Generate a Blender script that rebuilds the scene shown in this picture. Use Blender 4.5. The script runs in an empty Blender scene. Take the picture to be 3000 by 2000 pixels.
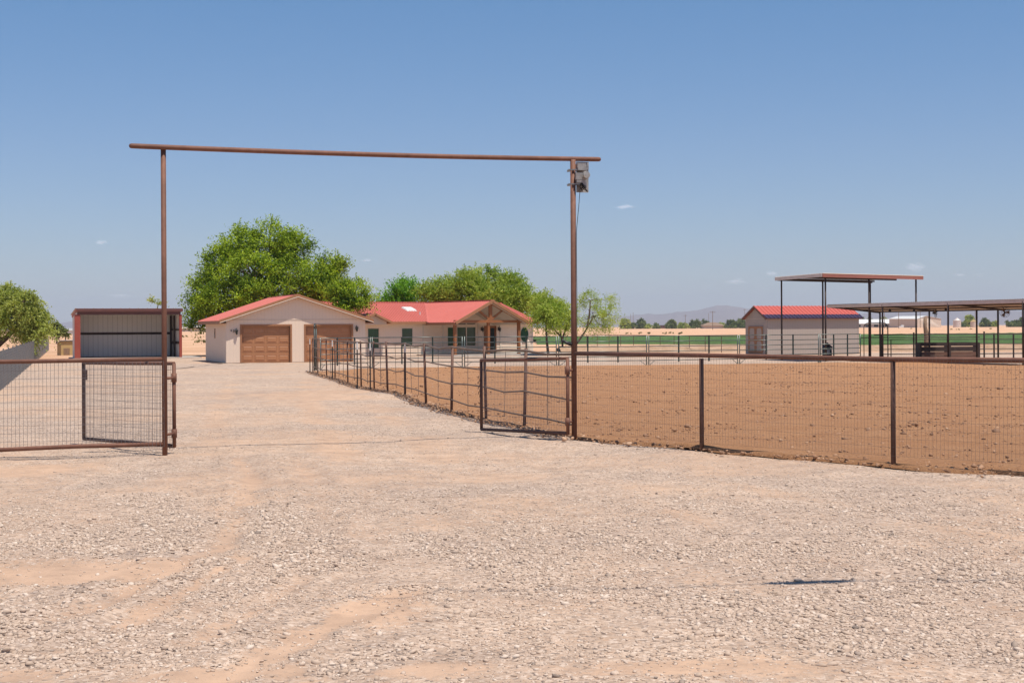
import bpy, math, random
import numpy as np
from math import sin, cos, pi, radians as R
from mathutils import Vector, Matrix

random.seed(7)
RNG = np.random.default_rng(11)
SC = bpy.context.scene
COL = SC.collection

# ------------------------------------------------------------------ camera
F = 4250.0                      # focal length in pixels of the 3000 px wide photograph
CAMH = 2.0
ROLL = R(0.3)
cam_d = bpy.data.cameras.new('camera')
cam = bpy.data.objects.new('camera', cam_d)
COL.objects.link(cam)
cam.location = (0, 0, CAMH)
cam.rotation_euler = (R(90), ROLL, 0)
cam_d.sensor_width = 36
cam_d.lens = 36 * F / 3000
cam_d.shift_y = -41.5 / 3000
cam_d.clip_start = 0.1
cam_d.clip_end = 80000
SC.camera = cam

# ------------------------------------------------------------------ sky, sun, exposure
SUN_EL, SUN_AZ = R(71), R(138)          # azimuth clockwise from +Y
world = bpy.data.worlds.new("World")
SC.world = world
world.use_nodes = True
wn = world.node_tree.nodes
wl = world.node_tree.links
for n in list(wn): wn.remove(n)
wo = wn.new('ShaderNodeOutputWorld'); wb = wn.new('ShaderNodeBackground')
sky = wn.new('ShaderNodeTexSky')
sky.sky_type = 'NISHITA'
sky.sun_disc = False
sky.sun_elevation = SUN_EL
sky.sun_rotation = SUN_AZ
sky.altitude = 450
sky.air_density = 1.0
sky.dust_density = 0.2
sky.ozone_density = 3.0
wb.inputs[1].default_value = 0.085
tcw = wn.new('ShaderNodeTexCoord'); sxw = wn.new('ShaderNodeSeparateXYZ'); wl.new(tcw.outputs['Generated'], sxw.inputs[0])
rw = wn.new('ShaderNodeValToRGB'); wl.new(sxw.outputs[2], rw.inputs[0])
rw.color_ramp.elements[0].position = 0.0; rw.color_ramp.elements[0].color = (.84, .85, 1.0, 1)
e_ = rw.color_ramp.elements.new(0.12); e_.color = (.80, .895, 1.07, 1)
rw.color_ramp.elements[2].position = 0.24; rw.color_ramp.elements[2].color = (.66, .945, 1.14, 1)
mw = wn.new('ShaderNodeVectorMath'); mw.operation = 'MULTIPLY'
wl.new(sky.outputs[0], mw.inputs[0]); wl.new(rw.outputs[0], mw.inputs[1])
wl.new(mw.outputs[0], wb.inputs[0]); wl.new(wb.outputs[0], wo.inputs[0])

sun_d = bpy.data.lights.new('sun', 'SUN')
sun_d.energy = 5.0
sun_d.angle = R(0.53)
sun_d.color = (1.0, 0.925, 0.81)
sun = bpy.data.objects.new('sun', sun_d)
COL.objects.link(sun)
to_sun = Vector((cos(SUN_EL) * sin(SUN_AZ), cos(SUN_EL) * cos(SUN_AZ), sin(SUN_EL)))
sun.rotation_euler = to_sun.to_track_quat('Z', 'Y').to_euler()
sun.location = (0, 0, 60)

SC.view_settings.view_transform = 'Standard'
SC.view_settings.look = 'None'
SC.view_settings.exposure = 0.17
SC.view_settings.gamma = 1.0
SC.cycles.use_adaptive_sampling = True
SC.cycles.adaptive_threshold = 0.012
SC.cycles.max_bounces = 5
SC.cycles.diffuse_bounces = 3
SC.cycles.glossy_bounces = 2
SC.cycles.transparent_max_bounces = 16
SC.cycles.volume_bounces = 0
SC.cycles.caustics_reflective = False
SC.cycles.caustics_refractive = False

# ------------------------------------------------------------------ helpers
def G(px, py):
    """ground point (x, y) of the plain seen at a pixel of the 3000 px photograph"""
    dx, dv = px - 1500, py - 958.5
    x = dx * cos(ROLL) - dv * sin(ROLL)
    v = dx * sin(ROLL) + dv * cos(ROLL)
    d = CAMH * F / v
    return (x * d / F, d)

def at(px, py, d):
    """point at distance d on the line of sight"""
    dx, dv = px - 1500, py - 958.5
    x = dx * cos(ROLL) - dv * sin(ROLL)
    v = dx * sin(ROLL) + dv * cos(ROLL)
    return Vector((x * d / F, d, CAMH - v * d / F))

def hgt(x, y):
    """gentle unevenness of the yard"""
    x = np.asarray(x, float); y = np.asarray(y, float)
    h = 0.018 * np.sin(x * 0.9 + 1.3 * np.sin(y * 0.23)) + 0.014 * np.sin(y * 0.8 + 0.7 * x)
    h = h + 0.01 * np.sin(2.3 * x - 1.1 * y + 2)
    return h * np.clip((70 - y) / 40, 0, 1)

def H(x, y): return float(hgt(x, y))

class MB:
    """collects shapes and links them as one mesh object"""
    def __init__(s): s.v = []; s.f = []
    def add(s, vs, fs):
        o = len(s.v); s.v.extend([tuple(p) for p in vs]); s.f.extend([tuple(i + o for i in f) for f in fs]); return s
    def box(s, c, d, rz=0.0):
        cx, cy, cz = c; a, b, h = d[0] / 2, d[1] / 2, d[2] / 2
        cr, sr = cos(rz), sin(rz)
        vs = []
        for z in (-h, h):
            for x, y in ((-a, -b), (a, -b), (a, b), (-a, b)):
                vs.append((cx + x * cr - y * sr, cy + x * sr + y * cr, cz + z))
        return s.add(vs, [(0, 3, 2, 1), (4, 5, 6, 7), (0, 1, 5, 4), (1, 2, 6, 5), (2, 3, 7, 6), (3, 0, 4, 7)])
    def bb(s, x0, x1, y0, y1, z0, z1):
        return s.box(((x0 + x1) / 2, (y0 + y1) / 2, (z0 + z1) / 2), (abs(x1 - x0), abs(y1 - y0), abs(z1 - z0)))
    def beam(s, p, q, w, h, up=(0, 0, 1)):
        p = Vector(p); q = Vector(q); d = (q - p).normalized(); u = Vector(up)
        if abs(d.dot(u)) > 0.99: u = Vector((1, 0, 0))
        r = d.cross(u).normalized(); u = r.cross(d).normalized()
        vs = []
        for e in (p, q):
            for a, b in ((-1, -1), (1, -1), (1, 1), (-1, 1)):
                vs.append(e + r * (a * w / 2) + u * (b * h / 2))
        return s.add(vs, [(0, 3, 2, 1), (4, 5, 6, 7), (0, 1, 5, 4), (1, 2, 6, 5), (2, 3, 7, 6), (3, 0, 4, 7)])
    def tube(s, pts, r, n=8, cap=True):
        pts = [Vector(p) for p in pts]
        rs = r if isinstance(r, (list, tuple)) else [r] * len(pts)
        o = len(s.v); u = None
        for i, p in enumerate(pts):
            d = (pts[min(i + 1, len(pts) - 1)] - pts[max(i - 1, 0)])
            d = d.normalized() if d.length > 1e-9 else Vector((0, 0, 1))
            if u is None:
                u = Vector((0, 0, 1)) if abs(d.z) < 0.9 else Vector((1, 0, 0))
            a = d.cross(u)
            if a.length < 1e-6: a = d.cross(Vector((0.3, 1, 0.2)))
            a.normalize(); b = a.cross(d).normalized(); u = b
            for k in range(n):
                t = 2 * pi * k / n
                s.v.append(tuple(p + (a * cos(t) + b * sin(t)) * rs[i]))
        for i in range(len(pts) - 1):
            for k in range(n):
                k2 = (k + 1) % n
                s.f.append((o + i * n + k, o + i * n + k2, o + (i + 1) * n + k2, o + (i + 1) * n + k))
        if cap:
            s.f.append(tuple(o + k for k in range(n))[::-1])
            e = o + (len(pts) - 1) * n
            s.f.append(tuple(e + k for k in range(n)))
        return s
    def prism(s, poly, axis, t0, t1):
        """poly of 2-d points extruded along axis ('x','y','z') from t0 to t1"""
        def P(a, b, t):
            return {'x': (t, a, b), 'y': (a, t, b), 'z': (a, b, t)}[axis]
        n = len(poly)
        vs = [P(a, b, t0) for a, b in poly] + [P(a, b, t1) for a, b in poly]
        fs = [tuple(range(n))[::-1], tuple(range(n, 2 * n))]
        fs += [(i, (i + 1) % n, n + (i + 1) % n, n + i) for i in range(n)]
        return s.add(vs, fs)
    def lathe(s, prof, c=(0, 0, 0), n=16):
        o = len(s.v)
        for r, z in prof:
            for k in range(n):
                t = 2 * pi * k / n
                s.v.append((c[0] + r * cos(t), c[1] + r * sin(t), c[2] + z))
        for i in range(len(prof) - 1):
            for k in range(n):
                k2 = (k + 1) % n
                s.f.append((o + i * n + k, o + i * n + k2, o + (i + 1) * n + k2, o + (i + 1) * n + k))
        s.f.append(tuple(o + k for k in range(n))[::-1])
        e = o + (len(prof) - 1) * n
        s.f.append(tuple(e + k for k in range(n)))
        return s
    def build(s, name, mat, parent=None, smooth=False, loc=None, fix=True):
        me = bpy.data.meshes.new(name)
        me.from_pydata(s.v, [], s.f)
        if fix:
            import bmesh
            bm = bmesh.new(); bm.from_mesh(me)
            bmesh.ops.recalc_face_normals(bm, faces=bm.faces)
            bm.to_mesh(me); bm.free()
        me.materials.append(mat)
        if smooth:
            me.polygons.foreach_set('use_smooth', [True] * len(me.polygons))
        o = bpy.data.objects.new(name, me); COL.objects.link(o)
        if parent is not None: o.parent = parent
        if loc is not None: o.location = loc
        return o

def tag(o, label=None, cat=None, group=None, kind=None):
    if label: o['label'] = label
    if cat: o['category'] = cat
    if group: o['group'] = group
    if kind: o['kind'] = kind
    return o

def thing(name, label, cat, loc=(0, 0, 0), rz=0.0, group=None):
    o = bpy.data.objects.new(name, None); COL.objects.link(o)
    o.location = loc; o.rotation_euler = (0, 0, rz); o.empty_display_size = 0.2
    return tag(o, label, cat, group)

def copy_tree(o, parent=None):
    c = o.copy(); COL.objects.link(c); c.parent = parent
    for ch in list(o.children): copy_tree(ch, c)
    return c

# ------------------------------------------------------------------ materials
def mat(name):
    m = bpy.data.materials.new(name); m.use_nodes = True
    nt = m.node_tree
    b = nt.nodes['Principled BSDF']
    return m, nt, b

def N(nt, kind, **kw):
    n = nt.nodes.new(kind)
    for k, v in kw.items():
        if k.startswith('i_'):
            n.inputs[k[2:].replace('_', ' ')].default_value = v
        else: setattr(n, k, v)
    return n

def mathn(nt, op, a, b=None, clamp=False):
    n = nt.nodes.new('ShaderNodeMath'); n.operation = op; n.use_clamp = clamp
    for i, x in enumerate((a, b)):
        if x is None: continue
        if isinstance(x, (int, float)): n.inputs[i].default_value = x
        else: nt.links.new(x, n.inputs[i])
    return n.outputs[0]

def ramp(nt, fac, stops, interp='LINEAR'):
    r = nt.nodes.new('ShaderNodeValToRGB'); r.color_ramp.interpolation = interp
    el = r.color_ramp.elements
    while len(el) < len(stops): el.new(0.5)
    for e, (p, c) in zip(el, stops):
        e.position = p; e.color = (*c, 1) if len(c) == 3 else c
    nt.links.new(fac, r.inputs[0])
    return r.outputs[0]

def mix(nt, fac, a, b, blend='MIX'):
    m = nt.nodes.new('ShaderNodeMix'); m.data_type = 'RGBA'; m.blend_type = blend
    if isinstance(fac, (int, float)): m.inputs[0].default_value = fac
    else: nt.links.new(fac, m.inputs[0])
    for i, x in ((6, a), (7, b)):
        if isinstance(x, tuple): m.inputs[i].default_value = (*x, 1) if len(x) == 3 else x
        else: nt.links.new(x, m.inputs[i])
    return m.outputs[2]

def noise(nt, vec, scale, detail=4, rough=0.55, dist=0.0):
    n = nt.nodes.new('ShaderNodeTexNoise'); n.inputs['Scale'].default_value = scale
    n.inputs['Detail'].default_value = detail; n.inputs['Roughness'].default_value = rough
    n.inputs['Distortion'].default_value = dist
    if vec is not None: nt.links.new(vec, n.inputs['Vector'])
    return n.outputs[0]

def bump(nt, b, h, strength=0.3, dist=0.02):
    n = nt.nodes.new('ShaderNodeBump'); n.inputs['Strength'].default_value = strength
    n.inputs['Distance'].default_value = dist
    nt.links.new(h, n.inputs['Height']); nt.links.new(n.outputs[0], b.inputs['Normal'])

def painted(name, col, col2=None, rough=0.6, nscale=3.0, amt=0.5, metallic=0.0, bstr=0.15, spec=0.4, bscale=60):
    m, nt, b = mat(name)
    tc = N(nt, 'ShaderNodeTexCoord').outputs['Object']
    col2 = col2 or tuple(c * 0.75 for c in col)
    f = noise(nt, tc, nscale, 6, 0.65)
    f = ramp(nt, f, [(0.38, (0, 0, 0)), (0.66, (1, 1, 1))])
    f = mathn(nt, 'MULTIPLY', f, amt)
    nt.links.new(mix(nt, f, col, col2), b.inputs['Base Color'])
    b.inputs['Roughness'].default_value = rough
    b.inputs['Metallic'].default_value = metallic
    b.inputs['Specular IOR Level'].default_value = spec
    if bstr: bump(nt, b, noise(nt, tc, bscale, 3), bstr, 0.004)
    return m

def siding(name, col, groove=0.2, horiz=False, depth=0.5):
    """painted board siding; grooves follow the wall's own x/y (vertical boards) or z (lapped boards)"""
    m, nt, b = mat(name)
    tcn = N(nt, 'ShaderNodeTexCoord'); tc = tcn.outputs['Object']
    sp = N(nt, 'ShaderNodeSeparateXYZ'); nt.links.new(tc, sp.inputs[0])
    sn = N(nt, 'ShaderNodeSeparateXYZ'); nt.links.new(tcn.outputs['Normal'], sn.inputs[0])
    if horiz:
        t = mathn(nt, 'FRACT', mathn(nt, 'DIVIDE', sp.outputs[2], groove))
    else:
        ax = mathn(nt, 'ABSOLUTE', sn.outputs[0]); ax = mathn(nt, 'GREATER_THAN', ax, 0.5)
        c = mathn(nt, 'ADD', mathn(nt, 'MULTIPLY', sp.outputs[1], ax),
                  mathn(nt, 'MULTIPLY', sp.outputs[0], mathn(nt, 'SUBTRACT', 1.0, ax)))
        t = mathn(nt, 'FRACT', mathn(nt, 'DIVIDE', c, groove))
    g = mathn(nt, 'LESS_THAN', t, 0.09)
    f = noise(nt, tc, 1.3, 5, 0.6)
    base = mix(nt, mathn(nt, 'MULTIPLY', f, 0.5), col, tuple(c * 0.86 for c in col))
    fn = noise(nt, tc, 22, 3, 0.6)
    base = mix(nt, mathn(nt, 'MULTIPLY', fn, 0.18), base, tuple(c * 0.7 for c in col))
    base = mix(nt, mathn(nt, 'MULTIPLY', g, 0.28 * depth), base, tuple(c * 0.45 for c in col))
    nt.links.new(base, b.inputs['Base Color'])
    b.inputs['Roughness'].default_value = 0.75
    bump(nt, b, mathn(nt, 'ADD', mathn(nt, 'MULTIPLY', g, -1.0), mathn(nt, 'MULTIPLY', fn, 0.15)), 0.5, 0.008)
    return m

def rusty(name, a, c, rough=0.7, bands=True, sc=7.0, chips=0.0):
    m, nt, b = mat(name)
    tc = N(nt, 'ShaderNodeTexCoord').outputs['Object']
    f = ramp(nt, noise(nt, tc, sc, 7, 0.7, 0.4), [(0.35, (0, 0, 0)), (0.68, (1, 1, 1))])
    base = mix(nt, f, a, c)
    f2 = ramp(nt, noise(nt, tc, 1.6, 4), [(0.4, (0, 0, 0)), (0.7, (1, 1, 1))])
    base = mix(nt, mathn(nt, 'MULTIPLY', f2, 0.5), base, tuple(x * 0.6 for x in a))
    if chips:
        f3 = ramp(nt, noise(nt, tc, 26, 3, 0.6), [(0.73, (0, 0, 0)), (0.76, (1, 1, 1))])
        base = mix(nt, mathn(nt, 'MULTIPLY', f3, chips), base, (0.55, 0.42, 0.34))
    nt.links.new(base, b.inputs['Base Color'])
    b.inputs['Roughness'].default_value = rough
    b.inputs['Metallic'].default_value = 0.1
    bump(nt, b, noise(nt, tc, 80, 4, 0.7), 0.35, 0.004)
    return m

M = {}
M['rust'] = rusty('rusted_pipe', (0.15, 0.062, 0.038), (0.225, 0.102, 0.066), chips=0.6)
M['rust_dark'] = rusty('dark_rusted_pipe', (0.115, 0.058, 0.042), (0.175, 0.09, 0.062))
M['rail_brown'] = rusty('weathered_rail', (0.15, 0.095, 0.065), (0.24, 0.165, 0.12))
M['black_pipe'] = rusty('black_pipe', (0.035, 0.022, 0.02), (0.07, 0.045, 0.04), 0.6)
M['green_rail'] = painted('green_enamel', (0.075, 0.1, 0.095), (0.16, 0.18, 0.17), 0.32, 2.0, 0.8, 0.3)
M['green_dark'] = painted('dark_green_enamel', (0.02, 0.035, 0.032), (0.05, 0.07, 0.065), 0.4, 5, 0.6, 0.2)
M['galv'] = painted('galvanised_wire', (0.25, 0.25, 0.25), (0.18, 0.18, 0.18), 0.45, 9, 0.5, 0.6, 0)
M['wire'] = painted('old_fence_wire', (0.21, 0.18, 0.16), (0.13, 0.1, 0.085), 0.5, 9, 0.6, 0.5, 0)
M['wire_gate'] = painted('gate_wire', (0.26, 0.24, 0.24), (0.17, 0.15, 0.14), 0.5, 9, 0.6, 0.5, 0)
M['white'] = painted('white_paint', (0.68, 0.67, 0.65), (0.56, 0.55, 0.53), 0.5, 4)
M['wall_v'] = siding('cream_board_siding', (0.80, 0.64, 0.51), 0.205)
M['wall_h'] = siding('cream_lap_siding', (0.80, 0.64, 0.51), 0.16, True)
M['cream'] = painted('cream_trim', (0.62, 0.51, 0.41), None, 0.65, 2, 0.4)
M['cream_light'] = painted('pale_trim', (0.68, 0.58, 0.48), None, 0.6, 2, 0.3)
M['brown'] = painted('brown_trim_paint', (0.36, 0.17, 0.085), (0.28, 0.13, 0.065), 0.6, 3)
M['door_brown'] = painted('brown_door_paint', (0.42, 0.195, 0.095), (0.37, 0.17, 0.08), 0.5, 2)
M['timber'] = painted('stained_timber', (0.30, 0.115, 0.045), (0.2, 0.075, 0.03), 0.6, 6)
M['dark'] = painted('dark_metal', (0.03, 0.03, 0.032), (0.06, 0.055, 0.055), 0.45, 6, 0.5, 0.3)
M['black'] = painted('black_rubber', (0.015, 0.015, 0.017), None, 0.6, 5)
M['steel'] = painted('grey_steel', (0.36, 0.35, 0.34), (0.2, 0.19, 0.19), 0.5, 8, 0.8, 0.3)
M['lampbox'] = painted('weathered_grey_metal', (0.42, 0.41, 0.39), (0.2, 0.2, 0.2), 0.5, 14, 0.9, 0.3)
M['red_steel'] = painted('red_steel_trim', (0.34, 0.075, 0.052), (0.26, 0.055, 0.04), 0.5, 2.5)
M['maroon'] = painted('maroon_steel', (0.15, 0.06, 0.05), (0.1, 0.045, 0.04), 0.5, 3)
M['grey_sheet'] = painted('grey_sheet_metal', (0.50, 0.48, 0.46), (0.42, 0.40, 0.385), 0.45, 1.2, 0.7, 0.2)
M['concrete'] = painted('concrete', (0.47, 0.42, 0.37), (0.38, 0.33, 0.29), 0.85, 2.5, 0.7)
M['ochre'] = painted('ochre_plywood', (0.46, 0.33, 0.15), (0.38, 0.26, 0.11), 0.75, 3)
M['glass_green'] = painted('green_tinted_screen', (0.022, 0.085, 0.045), (0.03, 0.06, 0.035), 0.12, 1.3, 0.8, 0.0, 0, 0.5)
M['glass_dark'] = painted('dark_glass', (0.02, 0.03, 0.028), None, 0.08, 3, 0.5, 0.0, 0, 0.5)
M['shed_wall'] = siding('taupe_shed_siding', (0.43, 0.36, 0.315), 0.2, False, 1.0)
M['shed_trim'] = painted('brown_shed_trim', (0.17, 0.09, 0.065), None, 0.6, 3)
M['wood_post'] = painted('weathered_wood', (0.27, 0.18, 0.12), (0.17, 0.11, 0.075), 0.85, 9, 0.8)
M['bark'] = painted('tree_bark', (0.085, 0.06, 0.045), (0.14, 0.1, 0.075), 0.9, 12, 0.8, 0, 0.6)
M['faded_red'] = painted('faded_red_trim', (0.36, 0.14, 0.105), (0.28, 0.1, 0.08), 0.6, 4)
M['tin'] = painted('galvanised_sheet', (0.72, 0.62, 0.56), (0.58, 0.50, 0.45), 0.45, 3, 0.8, 0.3)
M['ceiling_tan'] = painted('tan_roof_underside', (0.62, 0.47, 0.35), (0.50, 0.37, 0.27), 0.7, 3)

M['sheet_seams'] = siding('ribbed_grey_sheet', (0.80, 0.77, 0.74), 0.34, False, 2.2)
def roof_red(name, a, c, groove=0.0):
    m, nt, b = mat(name)
    tc = N(nt, 'ShaderNodeTexCoord').outputs['Object']
    f = noise(nt, tc, 0.9, 5, 0.6)
    nt.links.new(mix(nt, f, a, c), b.inputs['Base Color'])
    b.inputs['Roughness'].default_value = 0.5
    b.inputs['Specular IOR Level'].default_value = 0.3
    return m
M['roof'] = roof_red('salmon_metal_roof', (0.53, 0.145, 0.115), (0.62, 0.195, 0.16))
M['roof_shed'] = roof_red('red_shed_roof', (0.50, 0.105, 0.08), (0.44, 0.1, 0.08))
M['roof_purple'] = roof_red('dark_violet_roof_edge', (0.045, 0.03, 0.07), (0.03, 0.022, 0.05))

def leafmat(name, a, c, tr=0.35):
    m, nt, b = mat(name)
    at_ = N(nt, 'ShaderNodeAttribute', attribute_name='tone')
    col = mix(nt, at_.outputs['Fac'], a, c)
    nt.links.new(col, b.inputs['Base Color'])
    b.inputs['Roughness'].default_value = 0.6
    b.inputs['Specular IOR Level'].default_value = 0.2
    t = N(nt, 'ShaderNodeBsdfTranslucent')
    nt.links.new(mix(nt, 1.0, col, (1.0, 1.1, 0.4), 'MULTIPLY'), t.inputs[0])
    ms = N(nt, 'ShaderNodeMixShader'); ms.inputs[0].default_value = tr
    nt.links.new(b.outputs[0], ms.inputs[1]); nt.links.new(t.outputs[0], ms.inputs[2])
    out = [n for n in nt.nodes if n.type == 'OUTPUT_MATERIAL'][0]
    nt.links.new(ms.outputs[0], out.inputs[0])
    return m
M['leaf_lush'] = leafmat('lush_leaves', (0.045, 0.115, 0.01), (0.46, 0.58, 0.05))
M['leaf_bright'] = leafmat('bright_leaves', (0.10, 0.26, 0.02), (0.28, 0.50, 0.05))
M['leaf_mesq'] = leafmat('feathery_leaves', (0.19, 0.29, 0.03), (0.48, 0.54, 0.11))
M['leaf_olive'] = leafmat('olive_leaves', (0.22, 0.28, 0.05), (0.52, 0.54, 0.17))
M['leaf_far'] = leafmat('distant_leaves', (0.10, 0.14, 0.04), (0.24, 0.27, 0.09), 0.2)
M['leaf_dry'] = leafmat('dry_scrub_leaves', (0.20, 0.19, 0.09), (0.36, 0.31, 0.15), 0.2)

# ground materials ---------------------------------------------------
def ground_mat(name, kind):
    m, nt, b = mat(name)
    geo = N(nt, 'ShaderNodeNewGeometry').outputs['Position']
    b.inputs['Roughness'].default_value = 0.95
    b.inputs['Specular IOR Level'].default_value = 0.1
    if kind == 'gravel':
        bare = N(nt, 'ShaderNodeAttribute', attribute_name='bare').outputs['Fac']
        v1 = N(nt, 'ShaderNodeTexVoronoi'); v1.inputs['Scale'].default_value = 34
        nt.links.new(geo, v1.inputs['Vector'])
        sep = N(nt, 'ShaderNodeSeparateColor'); nt.links.new(v1.outputs['Color'], sep.inputs[0])
        stone = ramp(nt, sep.outputs[0], [(0.0, (0.20, 0.16, 0.14)), (0.10, (0.36, 0.275, 0.22)), (0.35, (0.47, 0.355, 0.275)),
                                         (0.75, (0.53, 0.41, 0.325)), (1.0, (0.63, 0.515, 0.43))])
        fine = noise(nt, geo, 90, 3, 0.7)
        sand = mix(nt, fine, (0.46, 0.32, 0.23), (0.52, 0.375, 0.28))
        big = noise(nt, geo, 0.5, 5, 0.6)
        sand = mix(nt, mathn(nt, 'MULTIPLY', big, 0.6), sand, (0.52, 0.335, 0.22))
        mn = noise(nt, geo, 16, 5, 0.75)
        coarse = N(nt, 'ShaderNodeAttribute', attribute_name='coarse').outputs['Fac']
        cover = mathn(nt, 'ADD', mathn(nt, 'SUBTRACT', 0.80, bare), mathn(nt, 'MULTIPLY', coarse, .5))
        sel = mathn(nt, 'MULTIPLY', mathn(nt, 'SUBTRACT', mathn(nt, 'ADD', cover, mathn(nt, 'MULTIPLY', mathn(nt, 'SUBTRACT', mn, 0.5), 2.4)), 0.36), 2.2, True)
        base = mix(nt, sel, sand, stone)
        gap = ramp(nt, v1.outputs['Distance'], [(0.0, (1, 1, 1)), (0.55, (1, 1, 1)), (0.95, (0.72, 0.69, 0.67))])
        base = mix(nt, sel, base, mix(nt, 1.0, base, gap, 'MULTIPLY'))
        tone = ramp(nt, noise(nt, geo, 0.16, 6, 0.62), [(0.35, (0.9, 0.9, 0.91)), (0.65, (1.06, 1.05, 1.03))])
        base = mix(nt, 1.0, base, tone, 'MULTIPLY')
        tone2 = ramp(nt, noise(nt, geo, 2.2, 6, 0.75), [(0.3, (0.76, 0.75, 0.76)), (0.6, (1.06, 1.05, 1.04))])
        base = mix(nt, 1.0, base, tone2, 'MULTIPLY')
        base = mix(nt, mathn(nt, 'MULTIPLY', coarse, .55), base, mix(nt, 1.0, base, (.84, .83, .84), 'MULTIPLY'))
        nt.links.new(base, b.inputs['Base Color'])
        hh = mathn(nt, 'SUBTRACT', 1.0, v1.outputs['Distance'])
        hh = mathn(nt, 'ADD', mathn(nt, 'MULTIPLY', hh, mathn(nt, 'ADD', mathn(nt, 'MULTIPLY', sel, 0.9), 0.1)), mathn(nt, 'MULTIPLY', noise(nt, geo, 9, 6, 0.75), 1.2))
        bump(nt, b, hh, 0.6, 0.014)
    elif kind == 'arena':
        a = noise(nt, geo, 1.0, 8, 0.7)
        base = mix(nt, ramp(nt, a, [(0.3, (0, 0, 0)), (0.7, (1, 1, 1))]), (0.37, 0.185, 0.092), (0.45, 0.245, 0.13))
        mp = N(nt, 'ShaderNodeMapping'); mp.inputs['Rotation'].default_value = (0, 0, 0.5); mp.inputs['Scale'].default_value = (0.5, 2.6, 1)
        nt.links.new(geo, mp.inputs[0])
        rk = noise(nt, mp.outputs[0], 2.2, 7, 0.75)
        base = mix(nt, mathn(nt, 'MULTIPLY', ramp(nt, rk, [(0.45, (0, 0, 0)), (0.75, (1, 1, 1))]), 0.4), base, (0.27, 0.135, 0.075))
        fl = noise(nt, geo, 38, 3, 0.7)
        base = mix(nt, ramp(nt, fl, [(0.62, (0, 0, 0)), (0.74, (.8, .8, .8))]), base, (0.58, 0.36, 0.22))
        sp_ = noise(nt, geo, 14, 4, 0.75)
        base = mix(nt, ramp(nt, sp_, [(0.54, (0, 0, 0)), (0.66, (.8, .8, .8))]), base, (0.2, 0.095, 0.05))
        nt.links.new(base, b.inputs['Base Color'])
        bump(nt, b, mathn(nt, 'ADD', noise(nt, geo, 9, 9, 0.82), mathn(nt, 'MULTIPLY', rk, 0.5)), 1.0, 0.06)
    elif kind == 'desert':
        a = noise(nt, geo, 0.045, 9, 0.66)
        base = mix(nt, ramp(nt, a, [(0.36, (0, 0, 0)), (0.64, (1, 1, 1))]), (0.54, 0.315, 0.19), (0.66, 0.43, 0.285))
        mp = N(nt, 'ShaderNodeMapping'); mp.inputs['Scale'].default_value = (0.012, 0.05, 1)
        nt.links.new(geo, mp.inputs[0])
        s2 = noise(nt, mp.outputs[0], 1.0, 7, 0.6)
        base = mix(nt, ramp(nt, s2, [(0.52, (0, 0, 0)), (0.7, (0.7, 0.7, 0.7))]), base, (0.45, 0.27, 0.165))
        base = mix(nt, ramp(nt, noise(nt, geo, 1.2, 6, 0.7), [(0.55, (0, 0, 0)), (0.8, (0.6, 0.6, 0.6))]), base, (0.38, 0.235, 0.15))
        nt.links.new(base, b.inputs['Base Color'])
        bump(nt, b, noise(nt, geo, 0.9, 9, 0.75), 0.8, 0.3)
    elif kind == 'berm':
        a = noise(nt, geo, 0.8, 9, 0.72)
        base = mix(nt, ramp(nt, a, [(0.35, (0, 0, 0)), (0.65, (1, 1, 1))]), (0.44, 0.27, 0.165), (0.62, 0.43, 0.3))
        nt.links.new(base, b.inputs['Base Color'])
        bump(nt, b, noise(nt, geo, 2.5, 9, 0.78), 1.0, 0.3)
    elif kind == 'crop':
        a = noise(nt, geo, 0.35, 9, 0.7)
        base = mix(nt, ramp(nt, a, [(0.35, (0, 0, 0)), (0.65, (1, 1, 1))]), (0.065, 0.125, 0.045), (0.125, 0.195, 0.07))
        nt.links.new(base, b.inputs['Base Color'])
        bump(nt, b, noise(nt, geo, 3.5, 8, 0.8), 1.0, 0.25)
    elif kind == 'hill':
        a = noise(nt, geo, 0.002, 9, 0.6)
        base = mix(nt, a, (0.15, 0.115, 0.105), (0.25, 0.19, 0.165))
        nt.links.new(base, b.inputs['Base Color'])
    return m
for k in ('gravel', 'arena', 'desert', 'berm', 'crop', 'hill'): M['g_' + k] = ground_mat(k + '_surface', k)

def stone_mat(name, stops):
    m, nt, b = mat(name)
    a = N(nt, 'ShaderNodeAttribute', attribute_name='tone').outputs['Fac']
    geo = N(nt, 'ShaderNodeNewGeometry').outputs['Position']
    base = ramp(nt, a, stops)
    base = mix(nt, mathn(nt, 'MULTIPLY', noise(nt, geo, 60, 3), 0.35), base, (0.40, 0.28, 0.2))
    nt.links.new(base, b.inputs['Base Color'])
    b.inputs['Roughness'].default_value = 0.85
    b.inputs['Specular IOR Level'].default_value = 0.25
    return m
M['stones'] = stone_mat('gravel_stones', [(0.0, (0.13, 0.11, 0.10)), (0.10, (0.28, 0.225, 0.19)), (0.22, (0.43, 0.325, 0.25)),
                                           (0.7, (0.56, 0.435, 0.345)), (1.0, (0.70, 0.595, 0.505))])
M['clods'] = stone_mat('dirt_clods', [(0.0, (0.16, 0.08, 0.045)), (0.5, (0.34, 0.18, 0.1)), (1.0, (0.56, 0.36, 0.23))])

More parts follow.
